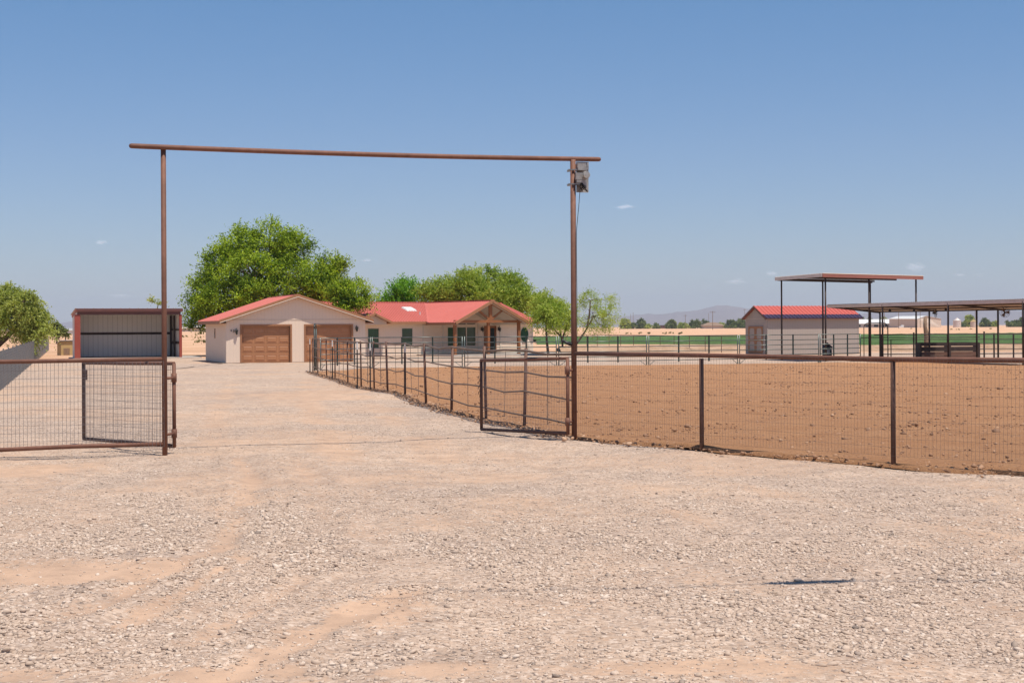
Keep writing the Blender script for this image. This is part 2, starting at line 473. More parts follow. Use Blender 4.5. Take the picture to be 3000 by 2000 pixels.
# ------------------------------------------------------------------ numpy mesh
def np_mesh(name, V, Fq, material, tone=None, smooth=False, attr='tone', parent=None):
    me = bpy.data.meshes.new(name)
    nv, nf, k = len(V), len(Fq), Fq.shape[1]
    me.vertices.add(nv); me.vertices.foreach_set('co', V.astype(np.float32).ravel())
    me.loops.add(nf * k); me.loops.foreach_set('vertex_index', Fq.astype(np.int32).ravel())
    me.polygons.add(nf)
    me.polygons.foreach_set('loop_start', np.arange(0, nf * k, k, dtype=np.int32))
    if smooth: me.polygons.foreach_set('use_smooth', np.ones(nf, bool))
    me.update(calc_edges=True)
    if tone is not None:
        a = me.attributes.new(attr, 'FLOAT', 'POINT'); a.data.foreach_set('value', tone.astype(np.float32))
    me.materials.append(material)
    o = bpy.data.objects.new(name, me); COL.objects.link(o)
    if parent is not None: o.parent = parent
    return o

def grid_faces(nr, nc):
    i = np.arange((nr - 1) * (nc - 1)); r = i // (nc - 1); c = i % (nc - 1)
    a = r * nc + c
    return np.stack([a, a + 1, a + nc + 1, a + nc], 1)

def vnoise(x, y, s, seed=0):
    """smooth value noise"""
    x = np.asarray(x) * s; y = np.asarray(y) * s
    xi = np.floor(x); yi = np.floor(y); xf = x - xi; yf = y - yi
    def h(a, b):
        t = np.sin(a * 127.1 + b * 311.7 + seed * 74.7) * 43758.5453
        return t - np.floor(t)
    u = xf * xf * (3 - 2 * xf); v = yf * yf * (3 - 2 * yf)
    return (h(xi, yi) * (1 - u) + h(xi + 1, yi) * u) * (1 - v) + (h(xi, yi + 1) * (1 - u) + h(xi + 1, yi + 1) * u) * v

def fbm(x, y, s, o=4, seed=0):
    t = 0; a = 0.5
    for i in range(o):
        t = t + a * vnoise(x, y, s * 2 ** i, seed + i); a *= 0.5
    return t / (1 - 0.5 ** o)

# ------------------------------------------------------------------ layout of bare sand and wheel tracks on the gravel
def gp(px, py): return np.array(G(px, py))
def seg_dist(x, y, pts):
    d = np.full(np.shape(x), 1e9)
    for (a, b), (c, e) in zip(pts[:-1], pts[1:]):
        vx, vy = c - a, e - b
        t = np.clip(((x - a) * vx + (y - b) * vy) / (vx * vx + vy * vy), 0, 1)
        d = np.minimum(d, np.hypot(x - a - t * vx, y - b - t * vy))
    return d
TRACKS = [([G(696, 1340), G(741, 1412), G(700, 1514), G(647, 1590), G(536, 1640), G(446, 1693), G(312, 1755), G(120, 1800)], 0.16, 0.62),
          ([G(690, 1630), G(580, 1700), G(490, 1745), G(330, 1830), G(120, 1890)], 0.13, 0.5),
          ([G(1180, 1740), G(1080, 1780), G(1000, 1810), G(915, 1850), G(760, 1925), G(600, 1999)], 0.15, 0.7),
          ([G(1000, 1590), G(860, 1700), G(700, 1800), G(560, 1870)], 0.10, 0.3),
          ([G(860, 1345), G(930, 1420), G(950, 1500), G(900, 1600)], 0.16, 0.4),
          ([G(1000, 1345), G(930, 1240), G(900, 1150), G(905, 1110)], 0.45, 0.5),
          ([G(620, 1330), G(640, 1200), G(680, 1120)], 0.4, 0.4),
          ([G(1300, 1345), G(1180, 1240), G(1050, 1150), G(980, 1105)], 0.5, 0.35),
          ([G(1900, 1360), G(2300, 1450), G(3100, 1560)], 0.25, 0.35),
          ([G(1800, 1440), G(2250, 1600), G(3100, 1800)], 0.2, 0.3)]
COARSE = [([G(0, 1605), G(180, 1590), G(330, 1612)], .16, .9), ([G(430, 1450), G(520, 1520), G(470, 1600)], .35, .7), ([G(560, 1690), G(640, 1640)], .07, .9), ([G(470, 1740), G(560, 1690)], .06, .9),
          ([G(800, 1480), G(880, 1580), G(960, 1640)], .4, .7), ([G(60, 1840), G(400, 1850)], .25, .7), ([G(0, 1900), G(300, 1905), G(520, 1890)], .16, .8), ([G(1220, 1560), G(1480, 1640), G(1560, 1720)], .35, .7),
          ([G(1750, 1560), G(2000, 1620)], .3, .6), ([G(2720, 1640), G(3000, 1680)], .35, .6), ([G(2150, 1780), G(2520, 1880)], .3, .6), ([G(1740, 1900), G(1900, 1930)], .12, .8),
          ([G(1000, 1960), G(1200, 1900)], .14, .7), ([G(260, 1420), G(420, 1380)], .4, .5), ([G(2100, 1560), G(2500, 1560)], .4, .4), ([G(640, 1740), G(760, 1690), G(900, 1600)], .12, .6)]
def coarse_mask(x, y):
    w = (fbm(x, y, 1.6, 4, 71) - 0.5)
    m = np.clip((fbm(x, y, 0.5, 4, 77) - 0.48) * 2.0, 0, .55)
    for pts, wd, s_ in COARSE:
        m = np.maximum(m, s_ * np.clip(1.5 - (seg_dist(x, y, pts) + w * .45) / wd, 0, 1))
    return np.clip(m, 0, 1)
PATCHES = [(G(230, 1675), 0.95, 0.5, .85), (G(700, 1965), 0.6, 0.22, 0.7), (G(60, 1375), 1.1, 1.2, 0.6),
           (G(1130, 1800), 0.35, 0.5, 0.5), (G(2080, 1960), 0.9, 0.22, 0.55), (G(30, 1940), 0.4, 0.3, 0.6),
           (G(1240, 1955), 0.45, 0.2, 0.7), (G(960, 1150), 3.0, 6.0, 0.45), (G(560, 1310), 0.8, 1.2, 0.6)]
def bare_mask(x, y):
    w = (fbm(x, y, 1.3, 5, 3) - 0.5) * 1.6
    m = np.clip((fbm(x, y, 0.33, 4, 9) - 0.5) * 0.9 + 0.14, 0, 0.36)
    for pts, wd, s in TRACKS:
        d = seg_dist(x, y, pts) + w * 0.25
        m = np.maximum(m, s * np.clip(1.3 - d / wd, 0, 1))
    for (c0, c1), rx, ry, s in PATCHES:
        d = np.hypot((x - c0) / rx, (y - c1) / ry) + w * 0.9
        m = np.maximum(m, s * np.clip((1.35 - d) * 1.1, 0, 1))
    m = m + (fbm(x, y, 2.6, 3, 5) - 0.5) * 0.35
    return np.clip(m, 0, 1)
def relief(x, y):
    """ruts: bare strips lie a little lower, their edges a little higher"""
    h = hgt(x, y)
    for pts, wd, s in TRACKS[:5]:
        d = seg_dist(x, y, pts) + (fbm(x, y, 1.5, 3, 4) - .5) * 0.12
        h = h - 0.022 * np.exp(-(d / wd) ** 2) + 0.022 * np.exp(-((d - wd * 1.9) / (wd * 0.5)) ** 2)
    (c0, c1), rx, ry, s = PATCHES[0]
    d = np.hypot((x - c0) / rx, (y - c1) / ry)
    h = h + 0.03 * np.exp(-((d - 1.35) / 0.16) ** 2)
    h = h + (fbm(x, y, 1.8, 4, 21) - 0.5) * 0.035 - .02
    return h

# ------------------------------------------------------------------ setting: ground sheets
# plain to the horizon
rad = np.concatenate([[0.5], np.geomspace(6, 20400, 60)])
ang = np.linspace(0, 2 * pi, 145)
RR, AA = np.meshgrid(rad, ang, indexing='ij')
X = RR * np.sin(AA); Y = RR * np.cos(AA) + 40
Z = np.full_like(X, -0.09)
g = np_mesh('ground', np.stack([X, Y, Z], -1).reshape(-1, 3), grid_faces(*X.shape), M['g_desert'])
tag(g, kind='structure')

# gravel yard and drive
def edge(n, x): return (fbm(x, n, 0.35, 4, n) - 0.5)
ys = [2.5]
while ys[-1] < 101: ys.append(ys[-1] + max(0.045, ys[-1] * 0.0062))
ys = np.array(ys); us = np.linspace(-1, 1, 460); us = us * (0.55 + 0.45 * us ** 2)
YY, UU = np.meshgrid(ys, us, indexing='ij')
XX = UU * (YY * 0.62 + 9)
XX = np.maximum(XX, -33 + 2.0 * edge(1, YY) + np.clip((YY - 60) * 0.05, 0, 2))
YY2 = np.where(YY > 96.5, YY + 3 * (fbm(XX, 0, 0.25, 4, 8) - 0.5), YY) + np.where((YY > 60) & (XX > -17), (YY - 60) * 0.16, 0)
ZZ = relief(XX, YY2)
bm_ = bare_mask(XX, YY2)
tag(np_mesh('gravel_yard', np.stack([XX, YY2, ZZ], -1).reshape(-1, 3), grid_faces(*XX.shape), M['g_gravel'],
            (bm_ * (1 - coarse_mask(XX, YY2))).ravel(), True, 'bare'), kind='structure')
gy_ = bpy.data.objects['gravel_yard']
at_c = gy_.data.attributes.new('coarse', 'FLOAT', 'POINT'); at_c.data.foreach_set('value', coarse_mask(XX, YY2).ravel().astype(np.float32))

# riding arena of raked dirt
FEN_R = [(1.09, 25.6), (3.0, 23.0), (5.38, 20.5), (8.1, 18.1), (10.9, 15.9)]
FEN_C = [(1.09, 25.6), (.23, 28.9), (-.56, 31.1), (-1.45, 34.4), (-2.26, 38.1), (-3.18, 43.0), (-3.86, 45.0), (-4.45, 46.8),
         (-5.1, 49.0), (-5.96, 52.6), (-7.0, 57.3), (-7.7, 60.2), (-8.5, 63.4), (-9.15, 66.6)]
PANEL = [(-9.2, 69.3), (-7.1, 73.0), (-2.46, 73.2), (2.3, 73.5), (6.94, 74.2), (11.96, 76.6), (16.66, 78.6), (19.6, 81.5)]
def arena_poly():
    front = [(a + 0.15, b - 0.22) for a, b in FEN_R[1:]] + [(15, 12.6), (22, 8)]
    left = [(a - 0.05, b - .1) for a, b in FEN_C]
    back = [(-8.2, 67.5), (-6.5, 71.0), (-2.4, 72.4), (2.3, 72.8), (7, 73.5), (12, 75.6), (17, 77.5), (22, 76.5), (26.5, 70.5), (34, 55), (40, 40)]
    return left[::-1][:-1] + [(1.25, 25.3)] + front + [(40, 12)] + back[::-1]
def resample(poly, step, amp, seed):
    out = []
    n = len(poly)
    for i in range(n):
        a = np.array(poly[i]); b = np.array(poly[(i + 1) % n]); L = np.linalg.norm(b - a)
        k = max(1, int(L / step))
        nrm = np.array([-(b - a)[1], (b - a)[0]]) / max(L, 1e-6)
        for j in range(k):
            p = a + (b - a) * j / k
            o = (fbm(p[0], p[1], 1.1, 4, seed) - 0.5) * amp
            out.append(tuple(p + nrm * o))
    return out
AP = resample(arena_poly(), 0.25, 0.5, 31)
import bmesh
def inside(x, y, poly):
    poly = np.array(poly); x = np.asarray(x); y = np.asarray(y)
    c = np.zeros(np.shape(x), bool)
    j = len(poly) - 1
    for i in range(len(poly)):
        xi, yi = poly[i]; xj, yj = poly[j]
        m = ((yi > y) != (yj > y)) & (x < (xj - xi) * (y - yi) / (yj - yi + 1e-12) + xi)
        c ^= m; j = i
    return c
def arena_sheet():
    bm = bmesh.new()
    ys = [7.5]
    while ys[-1] < 79: ys.append(ys[-1] + max(0.16, ys[-1] * 0.011))
    rows = []
    vs = []; fs = []
    xs = np.linspace(0, 1, 200) ** 1.0
    Yg, Ug = np.meshgrid(np.array(ys), xs, indexing='ij')
    # every row runs from the left border to the right border of the polygon
    P = np.array(AP)
    L = []; Rr = []
    for y in ys:
        xi = []
        for i in range(len(P)):
            a = P[i]; b = P[(i + 1) % len(P)]
            if (a[1] > y) != (b[1] > y):
                xi.append(a[0] + (y - a[1]) / (b[1] - a[1]) * (b[0] - a[0]))
        L.append(min(xi) if xi else 1e9); Rr.append(max(xi) if xi else 1e9)
    L = np.array(L); Rr = np.array(Rr)
    ok = L < 1e8
    Yg = Yg[ok]; Ug = Ug[ok]; L = L[ok][:, None]; Rr = Rr[ok][:, None]
    Xg = L + (Rr - L) * Ug ** 1.25
    Zg = hgt(Xg, Yg) + 0.035 + (fbm(Xg, Yg, 0.8, 5, 13) - 0.5) * 0.10 + (fbm(Xg, Yg, 4.0, 3, 17) - 0.5) * 0.03
    edgef = np.minimum(Ug, 1 - Ug) * (Rr - L)
    Zg = Zg + 0.012 * np.exp(-((edgef - 0.35) / 0.25) ** 2) - 0.06 * np.exp(-(edgef / 0.09) ** 2)
    return np_mesh('arena_dirt', np.stack([Xg, Yg, Zg], -1).reshape(-1, 3), grid_faces(*Xg.shape), M['g_arena'], None, True)
tag(arena_sheet(), kind='structure')

def sheet(name, x0, x1, y0, y1, nx, ny, zf, m, kind='structure', lab=None):
    xs = np.linspace(x0, x1, nx); yy = np.linspace(y0, y1, ny)
    Yg, Xg = np.meshgrid(yy, xs, indexing='ij')
    Xg, Yg, Zg = zf(Xg, Yg)
    o = np_mesh(name, np.stack([Xg, Yg, Zg], -1).reshape(-1, 3), grid_faces(*Xg.shape), m, None, True)
    return tag(o, lab, None, None, kind)

# low bank of loose earth between the yard and the crop
def berm(Xg, Yg):
    t = (Yg - 112) / 26
    z = -0.1 + 0.42 * np.exp(-((t - 0.5) / 0.2) ** 2) * (0.5 + fbm(Xg, Yg, 0.22, 5, 2)) + (fbm(Xg, Yg, 0.9, 4, 6) - 0.5) * 0.26 * np.exp(-((t - .5) / .3) ** 2)
    return Xg, Yg, z
sheet('earth_bank', 4, 64, 112, 138, 260, 60, berm, M['g_berm'])

# green crop field
def cropz(Xg, Yg):
    u = (Yg - 150) / 200
    near = 176 - np.clip((Xg - 10) / 40, 0, 1) * 33 + (fbm(Xg, 3, 0.07, 4, 12) - 0.5) * 9
    farr = 263 + np.clip((Xg - 10) / 90, 0, 1.2) * 42
    y2 = near + (farr - near) * u
    t = np.clip(u / 0.015, 0, 1) * np.clip((1 - u) / 0.03, 0, 1)
    z = -0.1 + t * (0.35 + (fbm(Xg, y2, 0.5, 4, 40) - 0.5) * 0.35)
    return Xg + (fbm(y2, 0, 0.06, 3, 3) - .5) * 4, y2, z
sheet('crop_field', 3, 190, 150, 350, 380, 190, cropz, M['g_crop'], 'stuff', 'low green crop growing in a long strip beyond the yard')

# mountains far away
def mountains(name, prof, dist, depth, seed):
    px = np.array([p[0] for p in prof], float); py = np.array([p[1] for p in prof], float)
    n, k = 420, 40
    xs = np.linspace(px[0], px[-1], n); yy = np.interp(xs, px, py)
    yy = yy + (fbm(xs, 0, 0.03, 5, seed) - 0.5) * 7
    hz = 958.5 - (xs - 1500) * math.tan(ROLL)
    Hh = np.maximum(hz - yy, 0) * dist / F
    t = np.linspace(-1, 1, k)
    T, XI = np.meshgrid(t, np.arange(n), indexing='ij')
    D = dist + T * depth
    Xg = (xs[XI] - 1500) / F * D
    sp = np.clip(1 - np.abs(T), 0, 1) ** 0.8
    rid = 1 - np.abs(fbm(Xg, D, 0.0011, 5, seed + 5) - 0.5) * 1.1 * np.abs(T) ** 0.5
    Zg = Hh[XI] * sp * rid - 8
    return tag(np_mesh(name, np.stack([Xg, D, Zg], -1).reshape(-1, 3), grid_faces(k, n), M['g_hill'], None, True), kind='structure')
mountains('hills', [(1700, 940), (1800, 925), (1860, 918), (1960, 914), (2010, 909), (2060, 902), (2095, 893), (2130, 889), (2160, 895), (2200, 900), (2300, 905),
                    (2420, 912), (2520, 915), (2600, 910), (2700, 906), (2800, 905), (2900, 903), (3000, 908), (3200, 912), (3500, 920)], 15000, 2600, 3)
mountains('hills', [(-500, 955), (-100, 950), (60, 952), (120, 950), (160, 944), (205, 939), (240, 940), (300, 944), (420, 946), (520, 942), (580, 944), (700, 950), (900, 952)], 17000, 2600, 9)

# ------------------------------------------------------------------ loose stones and clods
def ico():
    p = (1 + 5 ** 0.5) / 2
    v = np.array([(-1, p, 0), (1, p, 0), (-1, -p, 0), (1, -p, 0), (0, -1, p), (0, 1, p), (0, -1, -p), (0, 1, -p), (p, 0, -1), (p, 0, 1), (-p, 0, -1), (-p, 0, 1)], float)
    v /= np.linalg.norm(v[0])
    f = np.array([(0, 11, 5), (0, 5, 1), (0, 1, 7), (0, 7, 10), (0, 10, 11), (1, 5, 9), (5, 11, 4), (11, 10, 2), (10, 7, 6), (7, 1, 8), (3, 9, 4), (3, 4, 2), (3, 2, 6), (3, 6, 8), (3, 8, 9), (4, 9, 5), (2, 4, 11), (6, 2, 10), (8, 6, 7), (9, 8, 1)])
    return v, f
OCT = (np.array([(1, 0, 0), (0, 1, 0), (-1, 0, 0), (0, -1, 0), (0, 0, 1), (0, 0, -1)], float),
       np.array([(0, 1, 4), (1, 2, 4), (2, 3, 4), (3, 0, 4), (1, 0, 5), (2, 1, 5), (3, 2, 5), (0, 3, 5)]))
def lumps(name, x, y, z, size, material, label, tmpl, flat=0.5, tone=None):
    n = len(x); tv, tf = tmpl; k = len(tv)
    V = np.repeat(tv[None], n, 0) * (1 + RNG.uniform(-0.28, 0.28, (n, k, 1)))
    sc = np.stack([RNG.uniform(0.75, 1.4, n), RNG.uniform(0.6, 1.0, n), RNG.uniform(flat * 0.6, flat * 1.35, n)], -1)
    V *= sc[:, None]
    tl = RNG.uniform(-0.5, 0.5, n); c, s = np.cos(tl)[:, None], np.sin(tl)[:, None]
    V[..., 0], V[..., 2] = V[..., 0] * c - V[..., 2] * s, V[..., 0] * s + V[..., 2] * c
    a = RNG.uniform(0, 2 * pi, n); c, s = np.cos(a)[:, None], np.sin(a)[:, None]
    V[..., 0], V[..., 1] = V[..., 0] * c - V[..., 1] * s, V[..., 0] * s + V[..., 1] * c
    V *= size[:, None, None]
    V += np.stack([x, y, z + size * flat * 0.18], -1)[:, None]
    Fq = (tf[None] + (np.arange(n) * k)[:, None, None]).reshape(-1, 3)
    if tone is None: tone = RNG.beta(2.2, 1.7, n)
    o = np_mesh(name, V.reshape(-1, 3), Fq, material, np.repeat(tone, k))
    return tag(o, label, None, None, 'stuff')
def scatter(n, d0, d1, keep, wid=0.40, pw=1.0):
    d = np.sqrt(RNG.uniform(0, 1, n) ** pw * (d1 ** 2 - d0 ** 2) + d0 ** 2)
    x = RNG.uniform(-1, 1, n) * (d * wid + 0.8)
    m = keep(x, d)
    return x[m], d[m]
APa = np.array(AP)
def gravel_keep(x, y):
    c_ = coarse_mask(x, y); b = bare_mask(x, y) * (1 - c_); cl = fbm(x, y, 1.3, 3, 50) + c_ * .5
    r = RNG.uniform(0, 1, len(x))
    return (r < np.clip(1.0 - b * 1.25, 0.14, .9) * np.clip(cl * 2.0 - 0.5, 0.2, .85) * (.75 + .25 * c_)) & ~inside(x, y, AP[::4])
x, y = scatter(215000, 7.0, 18, lambda x, y: gravel_keep(x, y) & (RNG.uniform(0, 1, len(x)) < np.clip((18.5 - y) / 5.5, 0, 1)))
sz = np.clip(RNG.lognormal(-4.62, 0.45, len(x)) * (.9 + .55 * coarse_mask(x, y)), 0.005, 0.036)
lumps('gravel_stones', x, y, relief(x, y), sz, M['stones'], 'loose pale gravel stones scattered over the near part of the yard', ico(), 0.5)
x, y = scatter(140000, 12.5, 38, lambda x, y: gravel_keep(x, y) & (RNG.uniform(0, 1, len(x)) < np.clip((y - 12) / 5, 0, 1) * np.clip((40 - y) / 12, 0, 1)))
sz = np.clip(RNG.lognormal(-4.5, 0.36, len(x)) * (.9 + .5 * coarse_mask(x, y)), 0.007, 0.032)
lumps('gravel_stones', x, y, relief(x, y), sz, M['stones'], 'loose gravel stones thinning out across the drive towards the gate', OCT, 0.5)
def arena_keep(x, y): return inside(x, y, AP[::4]) & (RNG.uniform(0, 1, len(x)) < np.clip(fbm(x, y, 0.5, 4, 61) * 1.6 - .2, 0.25, 1))
x, y = scatter(46000, 14, 72, arena_keep, 0.42, 1.7)
sz = np.clip(RNG.lognormal(-4.15, 0.5, len(x)), 0.008, 0.08)
lumps('dirt_clods', x, y, hgt(x, y) + 0.035, sz, M['clods'], 'dry brown dirt clods lying on the raked arena', ico(), 0.6, RNG.beta(1.6, 2.2, len(x)))
# ridge of rubble and dry straw below the curved fence and the mesh fence
def along(pts, n, spread):
    pts = np.array(pts); L = np.r_[0, np.cumsum(np.hypot(*np.diff(pts, axis=0).T))]
    t = RNG.uniform(0, L[-1], n)
    return np.interp(t, L, pts[:, 0]) + RNG.normal(0, spread, n), np.interp(t, L, pts[:, 1]) + RNG.normal(0, spread, n)
xa, ya = along(FEN_C, 4200, 0.2); xb, yb = along([(a + .1, b - .15) for a, b in FEN_R], 800, 0.24)
x = np.r_[xa, xb]; y = np.r_[ya, yb]
lumps('fence_line_rubble', x, y, hgt(x, y) + 0.03, np.clip(RNG.lognormal(-4.1, .55, len(x)), .008, .06), M['clods'],
      'crumbled earth and stones banked along the foot of the arena fences', ico(), 0.5, RNG.beta(2.0, 2.0, len(x)))

# ------------------------------------------------------------------ entrance portal
LP = (-5.49, 22.9); RP = (1.09, 25.6)
pt = thing('entrance_portal', 'tall rusty pipe portal of two posts and a long overhead beam across the drive', 'gateway', (0, 0, 0))
MB().tube([(LP[0], LP[1], -0.3), (LP[0], LP[1], 4.84)], 0.041, 14).build('post', M['rust'], pt, True)
MB().tube([(RP[0], RP[1], -0.3), (RP[0], RP[1], 4.95)], 0.049, 14).build('post', M['rust'], pt, True)
bl = at(378, 427.5, 22.66); br = at(1760, 467, 25.83)
dv_ = (br - bl).normalized()
bpts = [bl, bl + dv_ * .012, bl + dv_ * .04] + [bl.lerp(br, t) - Vector((0, 0, 0.03 * sin(pi * t))) for t in np.linspace(.02, .98, 14)] + [br - dv_ * .04, br - dv_ * .012, br]
MB().tube(bpts, [.012, .032, .04] + [.041] * 14 + [.04, .032, .012], 14).build('crossbeam', M['rust'], pt, True)

# grey floodlight / antenna unit clamped to the right post
ax_, ay_ = RP
sl = thing('mounted_light_unit', 'battered grey electrical unit clamped near the top of the right portal post', 'light unit', (ax_, ay_, 0))
b = MB(); b.box((.17, .10, 4.65), (.225, .03, .54), 0.35)
b.box((.265, .125, 4.85), (.03, .035, .13), 0.35)
b.build('back_plate', M['lampbox'], sl)
b = MB(); b.box((.14, -.0, 4.84), (.16, .12, .07), .25); b.box((.15, -.01, 4.78), (.17, .11, .05), .35)
b.box((.12, .0, 4.65), (.2, .14, .12), .35); b.box((.12, -.01, 4.56), (.16, .12, .05), .35); b.box((.19, -.0, 4.49), (.07, .09, .10), .35)
b.build('housing', M['steel'], sl)
b = MB(); b.lathe([(.0, 0), (.06, 0), (.068, .02), (.06, .05), (0, .055)], (0, 0, 0), 14)
o = b.build('round_cap', M['lampbox'], sl); o.rotation_euler = (R(90), 0, .35); o.location = (.225, -.06, 4.67)
for z in (4.765, 4.515):
    c = MB(); c.bb(-.085, .12, -.062, -.052, z - .012, z + .012); c.bb(-.085, .12, .052, .062, z - .012, z + .012)
    c.bb(-.105, -.055, -.03, .03, z - .03, z + .002)
    c.build('clamp', M['galv'], sl)
cb = MB()
cb.tube([(.13, -.04, 4.52), (.10, -.04, 4.15), (.055, -.05, 3.7), (.052, -.052, 3.3), (.056, -.052, 2.6), (.052, -.052, 1.55)], .006, 6)
cb.build('cable', M['black'], sl)
b = MB()
for k in range(7): b.tube([(.19 + random.uniform(-.05, .06), -.03, 4.56 - .012 * k), (.17 + random.uniform(-.06, .08), -.07, 4.50 - .01 * k), (.2 + random.uniform(-.06, .06), -.02, 4.44 - .01 * k)], .008, 5)
b.build('wiring', M['black'], sl)

# ------------------------------------------------------------------ welded wire
def wire_mesh(p, q, z0p, z1p, z0q, z1q, dv=0.055, dh=0.105, r=0.0021, off=(0, 0), m=None, parent=None, wav=0.0):
    """vertical and horizontal wires between ground points p and q"""
    p = Vector((*p, 0)); q = Vector((*q, 0)); L = (q - p).length
    b = MB(); n = int(L / dv); ofv = Vector((*off, 0))
    for i in range(n + 1):
        t = i / n
        e = p.lerp(q, t) + ofv
        a = e.copy(); a.z = z0p + (z0q - z0p) * t; c = e.copy(); c.z = z1p + (z1q - z1p) * t
        b.beam(a, c, r * 2, r * 2)
    m_ = int((z1p - z0p) / dh)
    for j in range(m_ + 1):
        t = j / m_
        pts = []
        for i in range(9):
            s = i / 8
            e = p.lerp(q, s) + ofv
            za = z0p + (z0q - z0p) * s; zb = z1p + (z1q - z1p) * s
            e.z = za + (zb - za) * t + random.uniform(-wav, wav)
            pts.append(e)
        for u, v in zip(pts[:-1], pts[1:]): b.beam(u, v, r * 2, r * 2)
    return b.build('wire_mesh', m or M['wire'], parent, fix=False)

# right mesh fence
rf = thing('mesh_fence', 'rusty pipe fence with welded wire running right from the portal before the arena', 'fence', (0, 0, 0))
P = FEN_R
for i, (x, y) in enumerate(P[1:]):
    MB().tube([(x, y, -.3), (x, y, 1.49)], .036, 12).build('post', M['rust_dark'], rf, True)
MB().tube([(x, y, 1.53 + 0.012 * sin(i * 2.1)) for i, (x, y) in enumerate(P)], .036, 12).build('top_rail', M['rust'], rf, True)
for (a, c) in zip(P[:-1], P[1:]):
    wire_mesh(a, c, .16, 1.53, .16, 1.53, .055, .118, .0012, (-.028, -.028), M['wire'], rf, .006)

# left mesh fence
lf = thing('mesh_fence', 'rusty two rail pipe fence with welded wire running left from the portal', 'fence', (0, 0, 0))
LQ = (-12.2, 23.1)
MB().tube([(LP[0], LP[1], 1.525), (-8.1, 22.75, 1.50), (LQ[0], LQ[1], 1.5)], .034, 12).build('top_rail', M['rust'], lf, True)
MB().tube([(LP[0], LP[1], .19), (-6.9, 22.8, .165), (-8.1, 22.75, .12), (LQ[0], LQ[1], .1)], .034, 12).build('bottom_rail', M['rust'], lf, True)
for X_ in (-8.9, -12.2):
    MB().tube([(X_, 22.8, -.3), (X_, 22.8, 1.5)], .036, 12).build('post', M['rust_dark'], lf, True)
wire_mesh(LP, (-8.9, 22.78), .15, 1.49, .11, 1.47, .060, .112, .0022, (0, -.04), M['wire_gate'], lf, .003)
wire_mesh((-8.9, 22.78), LQ, .11, 1.47, .1, 1.47, .060, .112, .0022, (0, -.04), M['wire_gate'], lf, .003)

# gate leaves
def gate_leaf(label, hx, hy, fx, fy, hz0, hz1, fz0, fz1, post, arms, latch):
    t = thing('gate_leaf', label, 'gate', (0, 0, 0), 0, 'gate leaves of the entrance')
    r = .031
    MB().tube([(hx, hy, hz0 - .02), (hx, hy, hz1)], r, 10).build('hinge_stile', M['rust'], t, True)
    MB().tube([(fx, fy, fz0 - .0), (fx, fy, fz1 + .02)], r, 10).build('lock_stile', M['rust_dark'], t, True)
    MB().tube([(hx, hy, hz1), ((hx + fx) / 2, (hy + fy) / 2, (hz1 + fz1) / 2 - .006), (fx, fy, fz1)], r, 10).build('top_rail', M['rust'], t, True)
    MB().tube([(hx, hy, hz0), (fx, fy, fz0)], r, 10).build('bottom_rail', M['rust_dark'], t, True)
    dx, dy = hx - post[0], hy - post[1]
    for z in arms:
        b = MB(); b.tube([(post[0] + dx * .1, post[1] + dy * .1, z), (hx, hy, z)], .022, 8)
        b.tube([(hx, hy, z - .07), (hx, hy, z + .07)], .045, 12)
        b.build('hinge', M['rust'], t, True)
    wire_mesh((hx, hy), (fx, fy), hz0 - .07, hz1, fz0 - .05, fz1, .052, .105, .0020, (-.02 if latch else .035, -.03), M['wire_gate'], t, .004)
    b = MB()
    if latch:
        b.bb(fx - .02, fx + .07, fy - .03, fy + .0, fz1 - .30, fz1 - .12)
    else:
        for k in range(8): b.tube([(fx - .045 + .02 * (k % 2), fy - .04, fz1 - .3 - k * .05), (fx - .06 + .03 * (k % 2), fy - .05, fz1 - .36 - k * .05)], .007, 5)
    b.build('latch', M['rust_dark'], t)
    return t
hl = at(510, 1185, 23.25); fl_ = at(245, 1175, 25.5)
gate_leaf('open wire gate leaf hinged on the left portal post and folded back behind the fence', hl.x, hl.y, fl_.x, fl_.y, .126, 1.45, .085, 1.415, LP, (1.22, .33), True)
hr = at(1663, 1157, 25.45); fr_ = at(1410, 1156, 27.95)
gate_leaf('open wire gate leaf hinged on the right portal post beside the curved fence', hr.x, hr.y, fr_.x, fr_.y, .135, 1.45, .04, 1.37, RP, (1.24, .34), False)

# drop latch on the right post
b = MB(); b.tube([(RP[0] - .04, RP[1] - .05, 1.69), (RP[0] - .13, RP[1] - .06, 1.72), (RP[0] - .2, RP[1] - .06, 1.76)], [.03, .028, .02], 8)
b.tube([(RP[0] - .2, RP[1] - .06, 1.79), (RP[0] - .2, RP[1] - .06, 1.70)], .016, 6)
tag(b.build('post_latch', M['dark'], None, True), 'short dark iron latch bracket welded to the right portal post', 'latch')

# ------------------------------------------------------------------ curved rail fence on the left side of the arena
cf = thing('curved_rail_fence', 'brown four rail steel fence curving along the left side of the arena', 'fence', (0, 0, 0))
lean = {}
for i, (x, y) in enumerate(FEN_C[1:]):
    lx = random.uniform(-.06, .06) if i < 6 else random.uniform(-.03, .03)
    lean[i + 1] = lx
    r = .034 if i < 6 else .027
    MB().tube([(x, y, -.3), (x - lx, y, 1.58 + random.uniform(-.02, .02))], r, 10).build('post', M['rust_dark'], cf, True)
for j, z in enumerate((1.52, 1.11, .70, .27)):
    pts = []
    for i in range(len(FEN_C) - 1):
        a = Vector((*FEN_C[i], z)); c = Vector((*FEN_C[i + 1], z))
        ja = random.uniform(-.035, .035)
        pts.append(a + Vector((0, 0, ja * (0 if i == 0 else 1))))
        m_ = a.lerp(c, .5); m_.z += random.uniform(-.05, .02); pts.append(m_)
    pts.append(Vector((*FEN_C[-1], z)))
    MB().tube(pts, .018 if j else .024, 8).build('rail', M['rail_brown'], cf, True)
